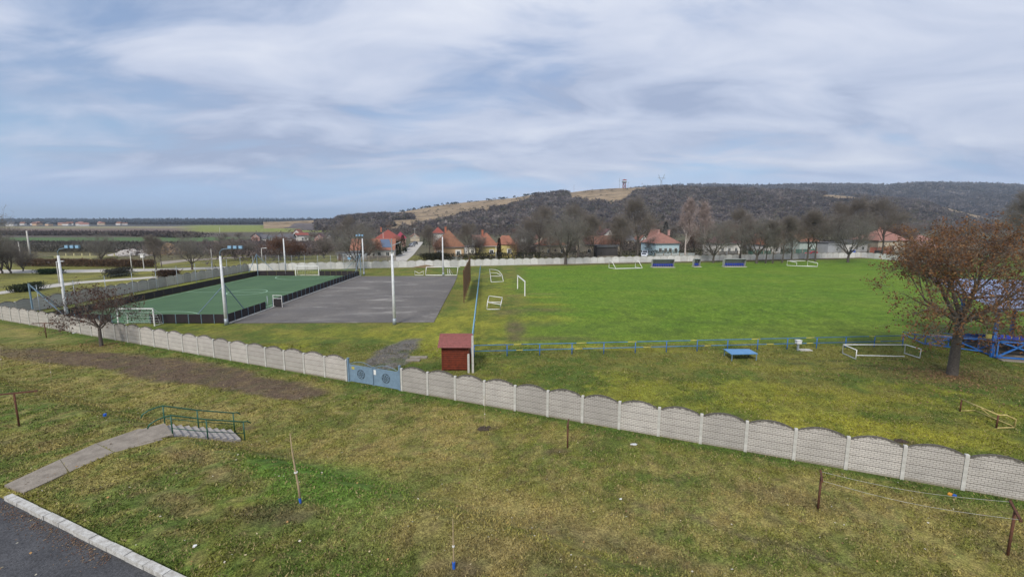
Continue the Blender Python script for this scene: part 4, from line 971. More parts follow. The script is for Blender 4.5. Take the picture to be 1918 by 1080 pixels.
tree_kind('rusty',M_bark,M_twig_r,seed=76,H=8,Rr=4.2,fork=1.2,tr=.2,nlimb=7,leader=False,upb=.15,lev=5,twl=.5,tww=.025,leaf=3500,leafs=.11,spread=(.2,1.3),leafcols=[(.16,.075,.04),(.13,.065,.04),(.19,.09,.045)])
tree_kind('low',M_bark,M_twig,seed=87,H=5,Rr=3.4,fork=.5,tr=.14,nlimb=8,leader=False,upb=.18,lev=4,twl=.6,tww=.03,spread=(.2,1.3))
bt=g(1783,702); put_tree('big',(bt.x,bt.y,0),10.3,'large tree with rust-brown leaves on the grass in front of the blue stand','trees keeping brown leaves',rz=.5,wide=.90)
lt=g(190,648); put_tree('left',(lt.x,lt.y,0),6.4,'small spreading tree with few brown leaves in front of the wall at left','trees keeping brown leaves',rz=1.1,wide=.84)
# row along the far wall
ROW=[(1059,495,390,'bareB','broad bare tree with thick trunk inside the far wall, first of the row','A'),(1083,486,395,'bareA','tall bare tree just behind the far wall, right of the first broad one',''),
(1111,492,410,'bareC','slender bare tree inside the far wall before the long dark shed',''),(1163,490,412,'bareC','slender bare tree behind the fallen white goal',''),(1194,484,385,'bareA','tall dense bare tree behind the far wall beside the parked white car',''),
(1009,483,398,'bareA','tall bare tree behind the far wall left of the hipped house',''),(1283,482,383,'birch','pale-barked birch behind the far wall, left one of the pair','B'),(1318,488,388,'birch','pale-barked birch by the narrow shelter, right one of the pair','B'),
(1336,492,408,'bareB','bare tree between the narrow shelter and the right long shelter',''),(1386,488,402,'bareA','bare tree right behind the right long shelter',''),(1417,493,400,'bareB','dense bare tree just right of the right long shelter',''),
(1434,493,420,'bareC','first thin tree of the close row right of the shelters','C'),(1447,493,424,'bareC','second thin tree of the close row right of the shelters','C'),(1465,492,412,'bareC','third thin tree of the close row right of the shelters','C'),(1482,489,418,'bareC','fourth thin tree of the close row right of the shelters','C'),
(1512,488,404,'bareA','bare tree behind the low white far goal, left of the red car',''),(1527,489,406,'bareC','bare tree with leaning trunk right of the red car',''),(1588,491,400,'bareB','dark bare tree with forked trunk near the far corner of the wall',''),
(1652,478,385,'bareA','tall bare tree outside the right-hand wall near the black board',''),(1564,474,390,'bareA','tall bare tree behind the far wall before the grey buildings',''),(1552,470,398,'bareB','bare tree close behind the far wall right of the orange-roofed house',''),
(1608,474,384,'bareA','tall bare tree behind the corner of the far wall','')]
for px_,pb_,ptop,key,lab,gk in ROW:
    p=g(px_,pb_); t=at(px_,ptop+5,p.y); put_tree(key,(p.x,p.y,0),t.z*1.02,lab,'bare trees along the far wall' if gk!='B' else 'pale-barked birches behind the far wall')
for px_,pb_,ptop,key,lab in ((669,505,408,'bareB','broad bare tree at the far right corner of the artificial pitch'),(655,470,412,'bareA','wide bare tree left of the big red-roofed house'),(636,468,418,'bareB','bare tree behind the long grey shed, left'),
(190,495,432,'bareB','bushy bare tree left of the far road hedge'),(360,505,434,'bareB','bushy bare tree beside the road left of the near floodlight pole'),(293,506,446,'bareC','thin bare tree beside the white post sign'),(303,500,452,'bareC','thin bare tree right beside another by the road'),
(525,488,440,'rusty','rust-brown leafy tree behind the wall bend'),(560,486,452,'rusty','low rust-brown tree right of the wall bend'),(607,484,443,'low','dark bushy tree behind the far goal of the artificial pitch'),(440,486,446,'low','dark bushy tree behind the wall under the blue lamps'),(470,484,452,'low','bushy tree left of the wall bend mast'),(415,490,452,'low','bushy tree left of the blue lamps'),
(822,486,438,'reddish','reddish bare tree in front of the peach house'),(878,487,424,'bareC','slim bare tree between the peach and the yellow house'),(893,484,440,'low','low bare shrub tree left of the yellow house'),(960,486,446,'reddish','small bare tree before the right wing of the yellow house'),(985,480,418,'bareB','bare tree right of the yellow house'),
(1030,484,420,'bareA','bare tree in front of the beige house'),(1240,478,452,'low','small bare tree before the pale blue house'),(1143,482,430,'reddish','reddish bare tree before the long brown roof'),(1220,478,444,'low','bushy bare tree between white car and pale blue house'),(1300,478,420,'reddish','reddish bare tree behind the pair of birches'),
(1360,478,420,'reddish','bare tree before the purple-brown roof'),(1448,476,418,'reddish','brownish bare tree before the orange roof'),(1405,476,424,'bareA','dense bare tree left of the orange roof'),(745,474,440,'reddish','reddish bare tree before the red-roofed house'),(805,478,428,'bareA','bare tree right of the village street'),(700,484,446,'rusty','brown tree beside the solar roof'),
(-32,520,384,'bareB','tall bare tree cut by the left edge'),(4,512,448,'low','broad dark bush at the left edge'),(20,512,452,'low','dark shrub-like tree at the left edge'),(44,508,466,'low','dark low tree beside the leaning grey poles'),(1926,500,372,'bareC','brownish bare tree cut by the right edge behind the stand'),(1480,474,416,'bareB','bare tree above the green fence'),(1690,470,420,'reddish','reddish bare tree before the terracotta house')):
    Y=g(px_,pb_).y if pb_<500 or px_<100 else g(px_,pb_).y
    t=at(px_,ptop+3,Y); p=g(px_,pb_); put_tree(key,(p.x,p.y,0),max(3,t.z),lab,'garden and roadside trees')
# trees behind the houses, one by one
rnd=random.Random(77)
LM=[(640,'the orange-roofed house far left'),(745,'the big red roof'),(800,'the village street'),(885,'the peach house'),(985,'the yellow house'),(1075,'the beige hipped house'),(1215,'the long brown roof'),(1300,'the pale blue house'),(1400,'the purple-brown roof'),(1475,'the orange roof'),(1545,'the green fence'),(1640,'the grey buildings'),(2000,'the terracotta house')]
kn={'bareA':'tall bare tree','bareB':'broad bare tree','bareC':'slim bare tree','reddish':'reddish bare tree','low':'low bushy tree'}
tot=0; seen={}
def nth(t):
    seen[t]=seen.get(t,0)+1; k=seen[t]; return t if k==1 else t+', '+{2:'a second one',3:'a third one',4:'a fourth one',5:'a fifth one',6:'a sixth one'}.get(k,'one more of them')
VT=[]
for Yd in (200,240,290,350,420,500):
    k=16 if Yd<300 else 24
    for i in range(k):
        px_=rnd.uniform(640 if Yd>300 else 960,1880); 
        if 745<px_<800 and Yd<330: continue
        key=rnd.choice(['bareA','bareB','bareB','reddish','bareC']); Y=Yd*rnd.uniform(.92,1.08)
        lm=[n for a,n in LM if px_<a][0]; X=(px_-959)/FPX*Y
        put_tree(key,(X,Y,0),rnd.uniform(7,11)*(.75 if px_<1000 else 1),nth('%s %s %s'%(kn[key],'behind' if Yd<300 else 'far behind',lm)),'bare trees among and behind the village houses',wide=rnd.uniform(1.0,1.25)); tot+=1
for i in range(30):
    px_=385+255*(i+rnd.random()*.9)/30; Y=rnd.uniform(165,330); key=rnd.choice(['low','bareB','reddish','low']); X=(px_-959)/FPX*Y
    put_tree(key,(X,Y,0),rnd.uniform(2.4,4.2),nth('%s %s'%(kn[key],[n for a,n in ((412,'just right of the blue floodlight arm'),(440,'behind the left bend of the side wall'),(470,'left of the reddish brick garden house'),(500,'below the reddish brick garden house'),(522,'before the blue-grey low shed'),(545,'before the grey garden barn'),(575,'before the orange-striped gabled house'),(605,'before the pink gabled house'),(700,'right of the small white garden house')) if px_<a][0])),'bare trees among the gardens on the left',wide=1.3)
# conifers
def conifer(px_,pb_,ptop,w,label,col=(.022,.040,.022),name='conifer',Y=None):
    Y=Y or g(px_,pb_).y; H=at(px_,ptop,Y).z; X=at(px_,pb_,Y).x; r=root(name,(X,Y,0),label,'tree'); rnd=random.Random(px_)
    b=MB(); b.tube([(X,Y,0),(X,Y,H*.9)],[.16,.04],6); b.build('trunk',M_bark,r)
    n=1500; V=[];F_=[];Cc=[]
    for i in range(n):
        f=rnd.random()**1.3; z=H*(.08+.92*f); rr=w*(1-f)**.75*rnd.uniform(.55,1.05)+.08; a=rnd.uniform(0,6.283); c=Vector((X+rr*math.cos(a),Y+rr*math.sin(a),z)); s_=rnd.uniform(.12,.34)
        d=Vector((math.cos(a)+rnd.uniform(-.4,.4),math.sin(a)+rnd.uniform(-.4,.4),rnd.uniform(-.6,.5))).normalized(); e=d.cross(Vector((rnd.uniform(-1,1),rnd.uniform(-1,1),1))).normalized()
        V+=[tuple(c-e*s_*.5),tuple(c+e*s_*.5),tuple(c+d*s_*1.4)]; F_.append((3*i,3*i+1,3*i+2)); k=rnd.uniform(.6,1.5); Cc+=[tuple(x*k for x in col)]*3
    inv=XF[r.name]; V=[tuple(inv@Vector(v)) for v in V]
    linkm('crown',npmesh('crown',V,F_,M_evg,np.array(Cc)),r)
conifer(935,482,446,.75,'narrow brownish cypress before the yellow house',(.06,.038,.028),Y=147)
conifer(755,470,440,1.3,'dark cypress right of the red-roofed house',Y=172)
conifer(1245,478,415,2.6,'dark spruce behind the pale blue house',(.03,.038,.034),Y=205)
conifer(800,470,424,2.0,'dark spruce right of the village street',Y=215)
conifer(745,470,452,1.2,'small dark cypress beside the village street',Y=160)
# ---------------------------------------------------------------- houses
RT={'or':roof_mat('roof_orange',(.36,.165,.105),(.27,.12,.085)),'re':roof_mat('roof_red',(.32,.09,.07),(.24,.08,.065)),'br':roof_mat('roof_brown',(.24,.12,.085),(.17,.09,.07)),'pk':roof_mat('roof_pinkish',(.36,.19,.15),(.27,.14,.115)),'pu':roof_mat('roof_purple',(.17,.095,.095),(.13,.075,.08)),'gr':roof_mat('roof_grey',(.15,.145,.155),(.11,.11,.12)),'bro':roof_mat('roof_browner',(.29,.145,.09),(.21,.11,.075)),'vi':roof_mat('roof_violet',(.36,.06,.10),(.28,.06,.08))}
def wm(n,c): return mat('render_'+n,c,tuple(x*.8 for x in c),scale=.7,amt=.5,fine=(6,.12))
WL={'ye':wm('yellow',(.66,.55,.22)),'pe':wm('peach',(.68,.46,.27)),'wh':wm('white',(.68,.66,.62)),'lb':wm('paleblue',(.52,.68,.74)),'be':wm('beige',(.52,.44,.33)),'gy':wm('grey',(.40,.41,.42)),'pi':wm('pink',(.55,.33,.29)),'da':wm('dark',(.07,.065,.065)),'tc':wm('terracotta',(.42,.16,.10)),'gn':wm('greenish',(.40,.46,.42)),'re':wm('redwall',(.45,.12,.09))}
M_trim=mat('window_trim',(.75,.74,.70),(.65,.64,.6),scale=3)
def window(par,x,z,w,h,y,two=True,wide=None):
    b=MB()
    for dx in (-w/2,w/2): b.box((x+dx,y-.02,z),(.08,.10,h+.08))
    for dz in (-h/2,h/2): b.box((x,y-.02,z+dz),(w-.08,.10,.08))
    if two: b.box((x,y-.015,z),(.06,.08,h-.08))
    b.box((x,y-.08,z-h/2-.07),(w+.2,.16,.05)); f=b.build('window',M_trim,par,local=True)
    b=MB(); b.box((x,y+.005,z),(w-.08,.04,h-.08)); b.build('pane',M_glass,f,local=True)
    if wide:
        b=MB()
        for dx,dz,sx,sz in ((-(w/2+wide/2+.04),0,wide,h+2*wide),((w/2+wide/2+.04),0,wide,h+2*wide),(0,h/2+wide/2+.04,w+.08,wide)): b.box((x+dx,y-.02,z+dz),(sx,.05,sz))
        b.build('surround',M_trim,f,local=True)
def house(label,x0,x1,Y,eave,ridge,depth,wall,roof,kind='hip',wins=(),rz=R(13),ch=(),cat='house',name='house',oh=.45,group=None,wsz=(1.0,1.2),door=None,surround=None,ridgex=None):
    A=at(x0,470,Y);B=at(x1,470,Y); w=(B.x-A.x)/math.cos(rz); he=at((x0+x1)/2,eave,Y).z; hr=at((x0+x1)/2,ridge,Y+depth*.4).z
    he=max(he,1.8); hr=max(hr,he+.8)
    r=root(name,((A.x+B.x)/2,Y,0),label,cat,group,rz)
    b=MB(); b.box((0,depth/2,he/2-.2),(w,depth,he+.4)); wl=b.build('wall',WL[wall],r,local=True)
    b=MB(); b.box((0,-.02,.25),(w+.05,.06,.7)); b.build('plinth',M_conc,r,local=True)
    X=w/2+oh; Y0=-oh; Y1=depth+oh; b=MB()
    if kind=='hip':
        if w>=depth: a=w/2-depth/2*.9; rp_=[(-a,depth/2,hr),(a,depth/2,hr)]; 
        else: a=depth*.5-w*.45; rp_=[(0,depth/2-a,hr),(0,depth/2+a,hr)]
        base=[(-X,Y0,he),(X,Y0,he),(X,Y1,he),(-X,Y1,he)]; bb_=[(p[0],p[1],he-.14) for p in base]
        P=base+rp_+bb_
        if w>=depth: F_=[(0,1,5,4),(1,2,5),(2,3,4,5),(3,0,4)]
        else: F_=[(0,1,4),(1,2,5,4),(2,3,5),(3,0,4,5)]
        b.poly(P,F_+[(0,6,7,1),(1,7,8,2),(2,8,9,3),(3,9,6,0),(9,8,7,6)])
    elif kind=='gx':
        prof=[Vector((0,Y0,he-.1)),Vector((0,Y0,he+.05)),Vector((0,depth/2,hr)),Vector((0,Y1,he+.05)),Vector((0,Y1,he-.1)),Vector((0,depth/2,hr-.16))]
        b.prism(prof,(-X,0,0),(X,0,0)); g_=MB(); g_.prism([Vector((0,0,he-.02)),Vector((0,depth,he-.02)),Vector((0,depth/2,hr-.2))],(-w/2,0,0),(w/2,0,0)); g_.build('gable',WL[wall],r,local=True)
    elif kind=='gy':
        prof=[Vector((-X,0,he-.1)),Vector((-X,0,he+.05)),Vector((0,0,hr)),Vector((X,0,he+.05)),Vector((X,0,he-.1)),Vector((0,0,hr-.16))]
        b.prism(prof,(0,Y0,0),(0,Y1,0)); g_=MB(); g_.prism([Vector((-w/2,0,he-.02)),Vector((w/2,0,he-.02)),Vector((0,0,hr-.2))],(0,0,0),(0,depth,0)); ga=g_.build('gable',WL[wall],r,local=True)
        if hr-he>2: window(ga,0,he+(hr-he)*.35,.7,.9,0)
    else:
        b.box((0,depth/2,he+.08),(w+.5,depth+.5,.2))
    rf=b.build('roof',RT[roof],r,local=True)
    b=MB(); b.box((0,Y0+.0,he-.2),(w+2*oh,.1,.12)); b.build('gutter',M_galv if wall!='ye' else M_trim,r,local=True)
    for cx_ in ch:
        zx=(cx_-.5)*w; b=MB(); b.box((zx,depth*.55,hr-.1),(.6,.6,1.9)); b.box((zx,depth*.55,hr+.9),(.75,.75,.12)); b.build('chimney',WL['tc'] if wall!='lb' else WL['pi'],rf,local=True)
    for wx in wins: window(r,(wx-.5)*w,max(1.1,he*.47),wsz[0],wsz[1],0,True,surround)
    if door is not None: b=MB(); b.box(((door-.5)*w,-.03,1.05),(1.0,.08,2.1)); d_=b.build('door',M_rust,r,local=True); b=MB(); b.box(((door-.5)*w+.35,-.09,1.0),(.12,.06,.04)); b.build('handle',M_galv,d_,local=True)
    return r
H=house
yh=H('yellow house with orange hipped roof and a lower right wing behind the far wall',899,931,150,460,436,9,'ye','or','hip',(.68,),ch=(.3,),surround=.25)
# right wing as part of the same house
b=MB(); A=at(940,470,153);B=at(963,470,153); 
w0=at(931,470,150); b.box(((w0.x+B.x)/2,157,1.9),((B.x-w0.x),8,4.3),R(13)); b.build('wing_wall',WL['ye'],yh)
cx_=(w0.x+B.x)/2; hw=(B.x-w0.x)/2+.5; b=MB(); z0=4.1; b.poly([(cx_-hw,152,z0),(cx_+hw,153,z0),(cx_+hw,162,z0),(cx_-hw,161,z0),(cx_-hw*.45,157,7.0),(cx_+hw*.35,157.5,7.0)],[(0,1,5,4),(1,2,5),(2,3,4,5),(3,0,4),(3,2,1,0)]); b.build('wing_roof',RT['or'],yh)
wv=XF[yh.name]@Vector((at(954,470,153.3).x,152.9,0)); window(yh,wv.x,1.9,1.0,1.2,wv.y+.2,True,.25)
H('peach house with brown-red hipped roof and white window surround right of the village street',818,868,146,462,430,9,'pe','bro','hip',(.12,.80),ch=(.40,),surround=.4)
H('beige house with brown-orange hipped roof behind the first trees of the far wall',1017,1060,156,459,441,9,'be','bro','hip',(.25,.85))
H('long low house with brown roof and dark front',1096,1162,154,457,441,9,'be','br','gx',(.1,))
H('dark wooden porch extension before the long brown roof',1118,1158,150,460,458,3.2,'da','gr','flat',cat='shed',name='shed')
H('white half-gabled house rising behind the long brown roof',1129,1152,190,440,428,9,'wh','pu','gy',(.5,),ch=(.1,))
H('small white gabled house behind the bare trees left of the long brown roof',1098,1112,200,444,433,8,'wh','gr','gy')
H('pale blue house with pinkish hipped roof left of the birches',1226,1274,158,455,436,10,'lb','pk','hip',(.2,.42,.62,.85),ch=(.45,.9))
H('small house with pink chimney gable behind the pale blue house',1228,1238,178,447,429,6,'pi','pk','gy')
H('long white house with dull purple roof behind the shelters',1344,1392,160,455,438,9,'wh','pu','hip',(.15,.45,.75))
H('white house with weathered orange gable roof behind the thin trees',1434,1464,164,458,430,10,'wh','or','hip',(.3,.7))
H('greenish-walled house with orange roof behind the red car',1494,1532,164,452,434,9,'gn','or','gx',(.6,))
H('low grey building with open dark garage behind the far corner',1548,1578,166,455,452,8,'gy','gr','flat',(.7,),cat='building',name='garage_building')
H('white low house with small windows near the far wall corner',1580,1628,170,454,449,8,'wh','gr','gx',(.2,.5,.8))
H('terracotta-roofed house with broad hipped roof near the right corner',1640,1704,176,450,430,12,'be','pk','hip',(.2,.5,.8),ch=(.5,),rz=R(8))
H('pink-walled house half hidden by the large brown tree',1716,1760,186,452,440,9,'pi','pk','hip',(.3,.7),rz=R(4))
H('low house with brown roof seen through the branches of the large brown tree',1775,1830,196,452,442,9,'be','br','gx',(.3,),rz=0)
H('big house with bright red hipped roof on the left side of the village street',702,752,182,449,430,13,'be','re','hip',(.2,.5,.8),ch=(.25,))
H('house with violet-red roof behind the big red-roofed house',742,760,205,446,434,8,'pi','vi','hip')
so_=H('low white house with orange roof carrying blue-grey solar panels',660,736,150,468,447,10,'wh','or','gx',(.15,.4,.65,.85),rz=R(10))
b=MB(); b.poly([(3.0,.6,3.25),(6.0,.6,3.25),(5.0,4.4,5.70),(2.0,4.4,5.70),(3.0,.6,3.35),(6.0,.6,3.35),(5.0,4.4,5.80),(2.0,4.4,5.80)],[(0,3,2,1),(4,5,6,7),(0,1,5,4),(1,2,6,5),(2,3,7,6),(3,0,4,7)]); sp_=b.build('solar_panels',mat('solar',(.10,.14,.22),(.07,.10,.16),rough=.2,spec=.6),so_,local=True)
H('long grey garden shed behind the far right corner of the artificial pitch',633,684,140,474,470,4,'gy','gr','flat',(.2,.45,.7),cat='shed',name='shed',door=.1)
H('white and orange-striped gabled house in the gardens on the left',548,566,270,440,429,10,'wh','or','gy',(.5,))
H('long white wing beside the orange-striped gabled house',560,577,262,440,436,9,'wh','re','gx',(.5,),rz=R(30))
H('reddish brick house with grey roof in the gardens at left',473,487,260,444,436,12,'pi','gr','gy')
H('grey-roofed white house right of the reddish brick one',486,499,262,446,439,8,'wh','gr','gx')
H('grey barn with steep roof between the gardens',524,547,245,446,438,9,'gy','gr','gx')
H('blue-grey low shed in the gardens at left',503,520,265,443,440,5,'lb','gr','gx',cat='shed',name='shed')
H('pink gabled house left of the broad bare tree',591,606,262,445,437,9,'pi','pu','gy')
H('small white house right of the pink gabled one',613,622,262,446,438,7,'wh','gr','gy')
H('pale ochre house closing the end of the village street',770,786,262,444,437,8,'be','pk','gy')
H('red-roofed turret house above the peach house',814,830,200,436,425,6,'wh','re','hip',(.3,.7))
H('white cottage far behind the yellow house',972,985,235,446,434,8,'wh','gr','gy')
H('white shed beside the slim tree left of the yellow house',874,896,160,462,459,5,'wh','gr','flat',(.5,),cat='shed',name='shed')
rnd=random.Random(8)
for i,(px_,ro,lab) in enumerate(((895,'pk','small pinkish-roofed house far behind the slim tree left of the yellow house'),(1012,'br','brown-roofed cottage far behind the beige house'),(1180,'wh','white-gabled cottage behind the tall dense tree by the white car'),(1205,'br','brown-roofed cottage far behind the white car'),(1395,'or','orange-roofed cottage far behind the shelters'),(1625,'or','orange-roofed cottage far behind the wall corner'))):
    H(lab,px_-7,px_+7,215+8*i,449,440,7,rnd.choice(['wh','be','pi']),ro if ro!='wh' else 'gr','gy' if i%2 else 'gx',group='cottages far behind the street')
# settlement on the plain far left, each house a thing
PXS=sorted([rnd.choice([rnd.uniform(20,180),rnd.uniform(60,130),rnd.uniform(150,250)]) for _ in range(30)])
for i in range(30):
    px_=PXS[i]; Y=rnd.uniform(1000,1500); X=(px_-959)/FPX*Y; w=rnd.uniform(9,16); he=rnd.uniform(3,5); hr=he+rnd.uniform(3,4.5); d=9
    rzz=rnd.uniform(-.6,.6); r=root('village_house',(X,Y,0),'tiny pale distant house of the far-left settlement on the plain','house','distant houses on the plain',rzz)
    b=MB(); b.box((0,0,he/2),(w,d,he)); b.build('wall',WL[rnd.choice(['wh','wh','be','pe'])],r,local=True)
    b=MB(); b.prism([Vector((0,-d/2-.4,he)),Vector((0,d/2+.4,he)),Vector((0,0,hr))],(-w/2-.4,0,0),(w/2+.4,0,0)); b.build('roof',RT[rnd.choice(['br','pk','gr','bro'])],r,local=True)
def hall(px0,px1,Y,py,c,lab):
    A=at(px0,py,Y);B=at(px1,py,Y); h=max(4,A.z); r=root('industrial_hall',((A.x+B.x)/2,Y,0),lab,'building'); m=wm('hall%d'%px0,c)
    b=MB(); b.box(((A.x+B.x)/2,Y+20,h/2),(B.x-A.x,40,h)); b.build('wall',m,r); b=MB(); b.prism([Vector((0,Y-1,h)),Vector((0,Y+41,h)),Vector((0,Y+20,h+3))],(A.x-1,0,0),(B.x+1,0,0)); b.build('roof',RT['gr'],r)
hall(545,555,1900,417,(.12,.38,.75),'bright blue hall on the horizon above the green field'); hall(583,592,2000,416,(.25,.40,.62),'blue-grey hall on the horizon right of the bright blue one'); hall(331,336,1700,416,(.7,.7,.7),'white silo-like hall on the horizon at left')
# ---------------------------------------------------------------- village street, fences, cars, poles
sheet('village_street',[(-35.2,124,0),(-30.2,125,0),(-34.5,160,0),(-50.3,262,0),(-54.5,262,0),(-40,160,0)],M_pavl,.05,.1)
sheet('wall_street',[(-62,116.5,0),(118,157.5,0),(117,163.0,0),(-63.5,121.5,0)],M_pavl,.03,.1)
sheet('outer_road',[g(-60,512),g(120,511),g(300,507.5),g(470,501),g(470,498),g(300,503),g(120,505.5),g(-60,505)],M_pavl,.04,.1)
sheet('outer_path',[g(-60,560),g(0,551),g(110,537),g(150,531),g(300,520),g(300,517),g(150,527),g(110,531),g(0,546),g(-60,552)],M_pavl,.04,.1)
sheet('dirt_road',[g(300,496),g(345,490),g(460,482),g(460,480),g(345,486),g(300,490)],mat('dirt_track',(.33,.29,.23),(.24,.2,.16)),.04,.1)
def lowfence(pxa,pxb,Y,h,m,label,slat=.25,rz=.2):
    A=at(pxa,470,Y);B=at(pxb,470,Y+(at(pxb,470,Y).x-at(pxa,470,Y).x)*rz); A.z=B.z=0; d=B-A; r=root('garden_fence',A,label,'fence')
    b=MB(); n=int(d.length/slat)
    for i in range(n): p=A+d*(i+.5)/n; b.bar(p,p+Vector((0,0,h)),slat*.62,.04)
    b.build('slats',m,r); n=max(2,int(d.length/2.5))
    for i in range(n+1): p=A+d*i/n; b=MB(); b.bar(p,p+Vector((0,0,h+.15)),.22); b.build('post',M_conc,r)
M_gf=mat('green_fence',(.03,.10,.07),(.02,.07,.05)); M_df=mat('dark_fence',(.05,.05,.05),(.035,.035,.035)); M_pf=mat('pale_fence',(.5,.55,.55),(.4,.43,.43)); M_bf=mat('brick_fence',(.36,.11,.07),(.26,.08,.06)); M_wf=mat('wooden_fence',(.20,.18,.16),(.12,.11,.1))
lowfence(1400,1445,151,2.2,M_gf,'dark green board fence behind the thin trees',.3); lowfence(1489,1530,156,2.4,M_gf,'green board fence behind the red car',.3); lowfence(1346,1382,152,2.0,M_df,'dark fence before the long white house',.3)
lowfence(1228,1302,150,1.4,M_pf,'pale picket fence before the pale blue house',.3); lowfence(1628,1672,164,2.6,M_bf,'brick-red fence near the black board',.4); lowfence(826,866,141,1.1,M_pf,'low white fence before the peach house',.25)
lowfence(1015,1062,148,1.2,M_wf,'low grey fence before the beige house'); lowfence(640,740,136,1.5,M_wf,'grey wire-and-wood fence before the solar-roofed house'); lowfence(900,932,144,1.0,M_df,'low dark fence before the yellow house'); lowfence(965,1000,144,1.3,M_df,'dark gate fence right of the yellow house')
lowfence(1065,1110,148,1.5,M_wf,'grey fence before the long brown roof, left part')
def car(px_,Y,c,label,rz=.22,kind='hatch'):
    X=at(px_,470,Y).x; r=root('parked_car',(X,Y,.07),label,'car','cars parked in the village',rz); m=mat('car_%s'%label.split()[0],c,tuple(x*.9 for x in c),rough=.25,spec=.6,scale=1)
    prof=[(-2.1,.35),(-2.12,.75),(-1.95,.95),(-1.25,1.0),(-.6,1.42),(1.0,1.46),(1.75,1.0),(2.08,.9),(2.1,.35)]
    b=MB(); b.prism([Vector((x,0,z)) for x,z in prof],(0,-.82,0),(0,.82,0)); b.build('body',m,r,local=True)
    for s_ in (-1,1):
        b=MB(); b.prism([Vector(p) for p in ((-1.1,0,1.02),(1.45,0,1.02),(.95,0,1.36),(-.6,0,1.34))],(0,s_*.80,0),(0,s_*.835,0)); b.build('side_window',M_glass,r,local=True)
        for x in (-1.3,1.3):
            b=MB(); b.tube([(x,s_*.66,.32),(x,s_*.85,.32)],.32,14); wh=b.build('wheel',M_dark,r,local=True); b=MB(); b.tube([(x,s_*.84,.32),(x,s_*.865,.32)],.19,10); b.build('rim',M_galv,wh,local=True)
        b=MB(); b.box((-2.08,s_*.6,.72),(.1,.3,.14)); b.build('headlight',M_white,r,local=True)
    for q in (((-1.22,0,1.03),(-.66,0,1.39)),((1.72,0,1.04),(1.08,0,1.42))):
        b=MB(); a,c_=Vector(q[0]),Vector(q[1]); s_=-1 if a.x<0 else 1; o=Vector((s_*.03,0,.02)); b.poly([a+o+Vector((0,-.7,0)),a+o+Vector((0,.7,0)),c_+o+Vector((0,.62,0)),c_+o+Vector((0,-.62,0)),a+Vector((0,-.7,0)),a+Vector((0,.7,0)),c_+Vector((0,.62,0)),c_+Vector((0,-.62,0))],[(0,1,2,3),(0,4,5,1),(1,5,6,2),(2,6,7,3),(3,7,4,0),(7,6,5,4)]); b.build('windscreen',M_glass,r,local=True)
    return r
_c=car(1206,147,(.62,.66,.74),'white car parked behind the far wall left of the pale blue house',1.35); _c.location.z=.35
_c=car(1208,153,(.55,.60,.66),'pale van-like car behind the white car, facing the street',1.35); _c.scale=(1.1,1.1,1.45)
_c=car(1521,152,(.50,.02,.03),'red car behind the far wall before the green fence'); _c.location.z=.55
_c=car(1597,160,(.03,.10,.45),'blue car behind the far wall near its corner',.9); _c.location.z=.4
car(772,215,(.55,.57,.6),'silver car parked on the left of the village street',1.4); car(778,232,(.08,.08,.09),'dark car parked up the village street',1.5)
def upole(px_,py0,py1,Y,label,r0=.16,lamp=None,m=M_post,lean=0):
    X=at(px_,py0,Y).x; h=at(px_,py1,Y).z; r=root('utility_pole',(X,Y,0),label,'pole'); b=MB(); b.tube([(X,Y,0),(X+lean,Y,h)],[r0,r0*.6],8); b.build('shaft',m,r,True)
    if lamp=='cross': b=MB(); b.bar((X-1,Y,h-.3),(X+1,Y,h-.3),.12); b.build('cross_arm',M_galv,r); 
    if lamp=='lamp': b=MB(); b.bar((X+lean,Y,h),(X+lean+1.2,Y-.2,h+.15),.1); b.box((X+lean+1.3,Y-.2,h+.12),(.6,.3,.14)); b.build('lamp_head',M_pole,r)
for a in ((60,500,432,140,'tall tapered concrete power pole leaning left at far left',.28,None,M_post,0),(43,500,453,142,'shorter concrete pole left of the tall leaning one',.2,None,M_post,-.3),(111,530,490,87,'pale street lamp post left of the white floodlight pole',.09,'lamp',M_post,0),(248,512,474,108,'weathered concrete pole beside the far road',.13,None,M_post,0),
(398,500,466,118,'concrete pole behind the wall, left of the near floodlight',.12,None),(491,486,465,128,'concrete street pole behind the wall bend',.13,'lamp'),(561,486,458,150,'wooden street pole with lamp behind the far pitch goal',.1,'lamp',M_bark),(778,470,427,240,'tall mast above the village street',.12,'cross'),(969,470,420,240,'thin wooden pole with cross arm behind the yellow house',.12,'cross',M_bark),
(719,476,435,170,'thin pole beside the big red roof',.1),(1361,484,456,150,'white street pole before the long white house',.1,'lamp',M_pole),(1459,480,450,152,'white street pole behind the thin trees',.1,'lamp',M_pole),(1685,470,415,190,'mast above the terracotta roof',.08,'cross'),(415,470,425,330,'distant pole in the gardens at left',.15),(929,484,462,143,'white post before the yellow house',.1,None,M_pole)):
    upole(*a)
for px_,py0,py1,lab in ((270,505,476,'white box sign on a post beside the far road'),(654,492,480,'pale turquoise box sign peeping over the far wall')):
    p=g(px_,py0) if px_<400 else at(px_,480,126); h=at(px_,py1,p.y).z; r=root('box_sign',(p.x,p.y,0),lab,'sign'); b=MB(); b.bar((p.x,p.y,0),(p.x,p.y,h-.6),.14); b.build('post',M_post,r); b=MB(); b.box((p.x,p.y,h-.45),(.75,.5,.8)); b.build('box',M_white if px_<400 else M_bluelt,r); b=MB(); b.box((p.x,p.y,h+.05),(1.3,.7,.16)); b.build('lid',M_white,r)
wp=at(1641,470,148.0); r=root('black_board',(wp.x,wp.y,0),'black rectangular board standing on legs before the right-hand wall','board')
